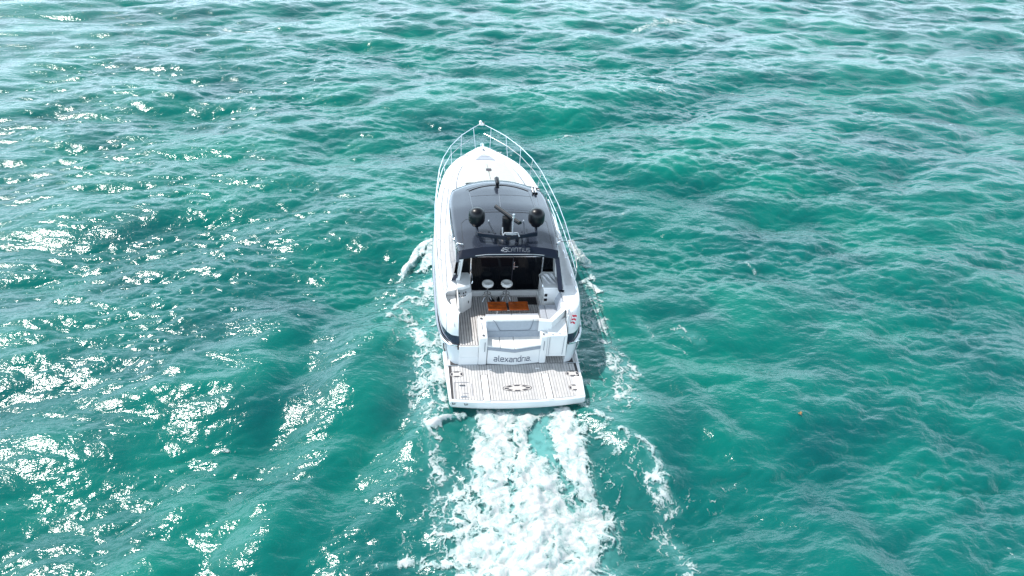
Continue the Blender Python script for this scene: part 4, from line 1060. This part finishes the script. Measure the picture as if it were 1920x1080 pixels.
mb = MB(); mb.tube([(-.26, 3.78, 3.63), (-.20, 3.82, 3.70), (-.10, 3.78, 3.72), (.08, 3.78, 3.72), (.18, 3.82, 3.70), (.24, 3.76, 3.60)], .02, 8); mb.tube([(-.26, 3.88, 3.6), (-.26, 3.98, 3.80)], .018, 8); mb.build("mast_bracket", M_MAST, mast)
mb = MB(); mb.lathe((-.10, 3.66, 3.60), [(0, -.04), (.05, -.04), (.06, .03), (0, .04)], 14); mb.build("anchor_light", M_BLACK, mast)
mb = MB(); mb.tube([(-.42, 3.74, 3.58), (-.44, 3.72, 3.45), (-.38, 3.66, 3.39), (-.33, 3.60, 3.37)], .008, 6); mb.tube([(.20, 3.78, 3.58), (.23, 3.74, 3.45), (.16, 3.68, 3.39), (.12, 3.62, 3.37)], .008, 6); part(mb, "arch_cable", M_RUB)
# searchlight on the front of the hardtop
mb = MB(); mb.lathe((-.07, 7.28, 3.42), [(0, 0), (.075, 0), (.07, .04), (.05, .06), (.05, .10), (0, .10)], 16); sl = part(mb, "searchlight", M_BLACK, smooth=True)
mb = MB(); mb.lathe((-.07, 7.20, 3.60), [(0, -.02), (.055, 0), (.07, .05), (.075, .26), (.078, .36), (.06, .37), (0, .37)], 18, 'y'); mb.build("lamp_head", M_BLACK, sl, smooth=True)
# twin horns
for x in (1.13, 1.23):
    mb = MB(); mb.lathe((x, 7.02, 3.37), [(0, -.0), (.02, .0), (.022, .22), (.03, .30), (0, .31)], 12, 'y'); hn = part(mb, "horn", M_WHITE, smooth=True)
    mb = MB(); mb.lathe((x, 7.02, 3.37), [(0, .0), (.022, 0), (.034, -.05), (.05, -.10), (.045, -.10), (0, -.04)], 14, 'y'); mb.build("horn_bell", M_BLACK, hn, smooth=True)
    mb = MB(); mb.box(x-.02, x+.02, 7.10, 7.14, 3.30, 3.36); mb.build("horn_foot", M_STEEL, hn)
# antennas folded down at the roof edges
mb = MB(); mb.lathe((1.50, 4.02, 3.20), [(0, -.03), (.045, -.03), (.045, .02), (.02, .05), (0, .05)], 12); mb.tube([(1.50, 4.02, 3.25), (1.56, 4.0, 3.28)], .02, 8); an = part(mb, "antenna_mount", M_CHROME)
mb = MB(); mb.tube([(1.56, 4.0, 3.28), (1.9, 4.12, 3.22), (2.45, 4.34, 3.15)], .009, 6); mb.build("antenna_whip", M_RUB, an)
mb = MB(); mb.lathe((-1.60, 3.95, 3.22), [(0, -.03), (.045, -.03), (.045, .02), (.02, .05), (0, .05)], 12); mb.lathe((-1.66, 4.30, 3.18), [(0, -.03), (.04, -.03), (.04, .03), (0, .05)], 12); mb.tube([(-1.60, 3.95, 3.27), (-1.50, 3.86, 3.29), (-1.43, 3.80, 3.32)], .014, 6); part(mb, "antenna_mount", M_CHROME)

# ---------------- grab rails on the hardtop and the bow rails
mb = MB(); mb.tube([(1.62+XO, 6.75, 3.20), (1.68+XO, 6.70, 3.27), (1.71+XO, 5.6, 3.30), (1.68+XO, 4.5, 3.27), (1.62+XO, 4.35, 3.2)], .02, 8); part(mb, "roof_grab_rail", M_STEEL)
mb = MB(); mb.tube([(-1.62+XO, 6.2, 3.20), (-1.68+XO, 6.15, 3.26), (-1.70+XO, 5.2, 3.28), (-1.66+XO, 4.4, 3.25), (-1.60+XO, 4.3, 3.2)], .02, 8); part(mb, "roof_grab_rail", M_STEEL)
TR = [(13.0, .90, 2.78), (12.0, 1.385, 2.755), (11.0, 1.715, 2.73), (10.0, 1.91, 2.71), (8.5, 2.06, 2.69), (7.4, 2.15, 2.66), (6.3, 2.185, 2.62), (5.3, 2.18, 2.57)]
def rail_pt(y):
    t = [(a, (b, c)) for a, b, c in TR][::-1]
    return (interp(y, [(a, b[0]) for a, b in t]), interp(y, [(a, b[1]) for a, b in t]))
for sd in (-1, 1):
    top = [(0, 14.10, 2.80), (sd*.14, 14.04, 2.80), (sd*.36, 13.78, 2.79), (sd*.62, 13.42, 2.785)]+[(sd*b, a, c) for a, b, c in TR]
    ye = 3.85 if sd > 0 else 3.5
    top += [(sd*2.165, ye+.25, 2.50), (sd*2.15, ye, 2.42), (sd*2.14, ye-.06, 1.97)]
    mb = MB(); mb.tube(top, .015, 8); rl = part(mb, "guard_rail", M_STEEL, smooth=True)
    mid = [(sd*(.09), 13.86, 2.5), (sd*.36, 13.55, 2.48), (sd*.95, 12.75, 2.45)]+[(sd*x, y, z) for y, x, z in ((11.9, 1.40, 2.41), (10.7, 1.76, 2.38), (9.6, 1.95, 2.36), (8.6, 2.05, 2.34), (7.4, 2.13, 2.31), (6.3, 2.17, 2.29), (5.2, 2.175, 2.26), (ye, 2.15, 2.22))]
    mb = MB(); mb.tube(mid, .012, 6); mb.build("mid_rail", M_STEEL, rl, smooth=True)
    base = [(gun(i)[1], gun(i)[0]-.05, gun(i)[2]) for i in range(NT+1)]
    for yt, yb2 in ((13.75, 13.22), (13.0, 12.38), (12.0, 11.70), (10.95, 10.82), (9.95, 9.9), (8.8, 8.8), (7.5, 7.5), (6.3, 6.3), (5.1, 5.1)):
        xt, zt = (.37, 2.79) if yt > 13.5 else rail_pt(yt)
        xb = interp(yb2, [(a, b) for a, b, c in base]); zb_ = interp(yb2, [(a, c) for a, b, c in base])
        mb = MB(); mb.tube([(sd*xt, yt, zt), (sd*max(xb, .30), yb2, zb_)], .012, 6); mb.lathe((sd*max(xb, .30), yb2, zb_+.005), [(0, 0), (.03, 0), (.03, .012), (0, .02)], 10); mb.build("stanchion", M_STEEL, rl)
mb = MB(); mb.box(-.10, .10, 14.0, 14.16, 2.79, 2.87); mb.lathe((-.05, 14.1, 2.87), [(0, 0), (.06, 0), (.06, .07), (.03, .10), (0, .10)], 14); nl = part(mb, "bow_light", M_WHITE, bevel=.01)
mb = MB(); mb.tube([(.06, 14.05, 2.8), (.06, 14.05, 2.95)], .018, 8); mb.build("light_socket", M_BLACK, nl)
# stern quarter fittings
mb = MB(); mb.tube([(1.58, 2.06, 1.72), (1.60, 2.06, 1.98), (1.63, 2.20, 2.02), (1.66, 2.36, 1.98)], .014, 8); part(mb, "stern_grab_handle", M_STEEL)
for y in (3.3, 4.0, 5.4):
    mb = MB(); mb.tube([(2.05, y-.06, 1.98), (2.05, y-.06, 2.02)], .012, 6); mb.tube([(2.05, y+.06, 1.98), (2.05, y+.06, 2.02)], .012, 6); mb.tube([(2.05, y-.11, 2.02), (2.05, y+.11, 2.02)], .012, 6); part(mb, "cleat", M_STEEL)
# starboard deck inner slope (white moulding between coaming and deck)
mb = MB(); mb.tube([(-1.72, 5.6, 2.04), (-1.74, 5.3, 2.10), (-1.76, 4.5, 2.10), (-1.76, 4.3, 2.03)], .012, 6); part(mb, "side_deck_handhold", M_STEEL)

# ============================================================ loose things aboard
def stool(x, y, label):
    t = empty("bar_stool", (x, y, 1.15), label, "bar stool", "white bar stools in the cockpit")
    mb = MB(); mb.lathe((0, 0, .60), [(0, -.065), (.11, -.065), (.165, -.05), (.185, -.02), (.186, .02), (.168, .05), (.13, .062), (.12, .055), (0, .05)], 28); mb.build("seat", M_CUSHL, t, smooth=True, ang=60)
    mb = MB(); mb.tube([(0, 0, .10), (0, 0, .54)], .02, 10); mb.build("post", M_STEEL, t, smooth=True)
    for k in range(4):
        q = math.pi/4+k*math.pi/2; mb = MB(); mb.tube([(0, 0, .16), (.12*math.cos(q), .12*math.sin(q), .14), (.23*math.cos(q), .23*math.sin(q), .012)], .011, 6); mb.build("leg", M_STEEL, t)
    mb = MB(); mb.tube([(.10*math.cos(q), .10*math.sin(q), .24) for q in np.linspace(.3, 2*math.pi+.3, 17)], .009, 6); mb.build("foot_ring", M_STEEL, t)
    return t
stool(-.60, 3.97, "round white bar stool on chrome post, left one, nearer the port wet bar")
stool(.0, 3.97, "round white bar stool on chrome post, right one, in front of the saloon door")
tb = empty("cockpit_table", (-.08, 3.0, 1.15), "varnished orange teak cockpit table with two leaves on thin metal legs", "table")
for x0, x1 in ((-.60, -.025), (.045, .645)):
    mb = MB(); mb.box(x0, x1, -.22, .22, .42, .455); lf = mb.build("table_leaf", M_VARN, tb, bevel=.01)
    for k in (1, 2):
        mb = MB(); mb.box(x0+.02, x1-.02, -.22+.147*k-.003, -.22+.147*k+.003, .4545, .4565); mb.build("plank_joint", M_RUB, lf)
mb = MB(); mb.box(-.025, .045, -.18, .18, .40, .42); mb.build("centre_bar", M_STEEL, tb)
for x in (-.30, .36):
    mb = MB(); mb.tube([(x, 0, 0.01), (x, -.02, .42)], .022, 10); mb.lathe((x, 0, 0), [(0, 0), (.08, 0), (.075, .015), (0, .02)], 16); mb.build("leg", M_WHITE if x < 0 else M_STEEL, tb)
mb = MB(); mb.prism([(.38, 3.66), (.98, 3.64), (.99, 4.04), (.38, 4.05)], 1.151, 1.166); mt = mb.build("door_mat", M_RUB, None, bevel=.012); mt["label"] = "black rubber mat on the planks before the saloon door"; mt["category"] = "mat"
mb = MB()
for k in range(9): mb.box(.46+k*.055, .485+k*.055, 3.74, 3.95, 1.166, 1.171)
rb = mb.build("tread_rib", M_BLACK, mt); rb["kind"] = "stuff"
def shoe(x, y, rz, label):
    t = empty("deck_shoe", (x, y, 1.152), label, "shoe", "black shoes beside the cockpit table"); t.rotation_euler = (0, 0, rz)
    def sole(s, z): return [(s*(.045+.012*math.cos(2*q)*0)*math.cos(q)*(1+.18*math.sin(q)), s*.15*math.sin(q), z) for q in np.linspace(0, 2*math.pi, 21)[:-1]]
    mb = MB(); mb.loft([sole(1.1, 0), sole(1.15, .012), sole(1.1, .022)]); mb.build("sole", M_RUB, t)
    mb = MB(); mb.loft([[(p[0], p[1], p[2]) for p in sole(1.08, .022)], [(p[0]*.98, p[1]*.98, .05) for p in sole(1., 0)], [(p[0]*.7, p[1]*.8+.01, .085) for p in sole(1., 0)], [(p[0]*.3, p[1]*.4+.02, .09) for p in sole(1., 0)]]); mb.build("upper", M_BLACK, t, smooth=True)
shoe(-.44, 3.85, .45, "black shoe lying left of the pair behind the orange table")
shoe(-.24, 3.88, -.12, "black shoe lying right of the pair behind the orange table")
mb = MB(); random.seed(3)
tw = empty("towel", (1.30, 3.72, 2.085), "crumpled white ribbed towel draped on the starboard cabinet top", "towel")
mb = MB(); nx_, ny_ = 30, 34; rows = []
for i in range(nx_+1):
    row = []
    for j in range(ny_+1):
        u = i/nx_*2-1; v = j/ny_*2-1
        a = .21*u; b = .30*v
        ed = (1-abs(u)**4)*(1-abs(v)**4)
        z = .012+.085*ed*(.5+.5*math.sin(5*a*8+3*b*4+1.2))*(.6+.4*math.sin(b*9))+.016*ed*math.sin((a-b)*85)
        row.append((a*math.cos(.3)-b*math.sin(.3)*.5, b*math.cos(.2)+a*.15, z))
    rows.append(row)
mb.loft(rows, closed=False, caps=False)
mb.build("cloth", M_CLOTH, tw, smooth=True, ang=180)
fl = empty("flag", (1.73, 2.07, 1.55), "small red and white striped flag hanging on a staff at the starboard stern quarter", "flag")
mb = MB(); mb.tube([(0, 0, -.02), (-.02, -.06, .52)], .011, 8); mb.lathe((-.02, -.06, .52), [(0, 0), (.02, .01), (0, .035)], 8); mb.build("staff", M_STEEL, fl)
for k in range(7):
    mb = MB(); rows = []
    for j in range(2):
        zz = .42-(k+j)*.062
        rows.append([(.00+.13*u/5-.006*(k+j), -.055-.02*math.sin(u*1.3+k*.4), zz-.035*u/5) for u in range(6)])
    bk = [[(p[0], p[1]+.006, p[2]) for p in r] for r in rows]
    mb.loft([rows[0], rows[1], bk[1], bk[0], rows[0]], closed=False, caps=False); mb.build("red_stripe" if k % 2 == 0 else "white_stripe", M_RED if k % 2 == 0 else M_CLOTH, fl, smooth=True)
# drifting weed
mb = MB(); random.seed(5)
M_WEED = mat("orange_weed", (.34, .15, .03), .6, grain=(20, .3))
for k in range(6):
    q = random.random()*6.28; l = random.uniform(.03, .08); mb.add([(0, 0, 0), (l*math.cos(q-.3), l*math.sin(q-.3), .015), (l*1.4*math.cos(q), l*1.4*math.sin(q), .02), (l*math.cos(q+.3), l*math.sin(q+.3), .01)], [(0, 1, 2, 3)])
wx_, wy_ = 8.16, -.47
_d = sea_disp(np.array([[wx_]]), np.array([[wy_]]))
wd = mb.build("seaweed", M_WEED); wd.location = (wx_+_d[0][0, 0], wy_+_d[1][0, 0], _d[2][0, 0]+.03); wd["label"] = "tiny orange scrap of weed floating alone on the green water"; wd["category"] = "seaweed"
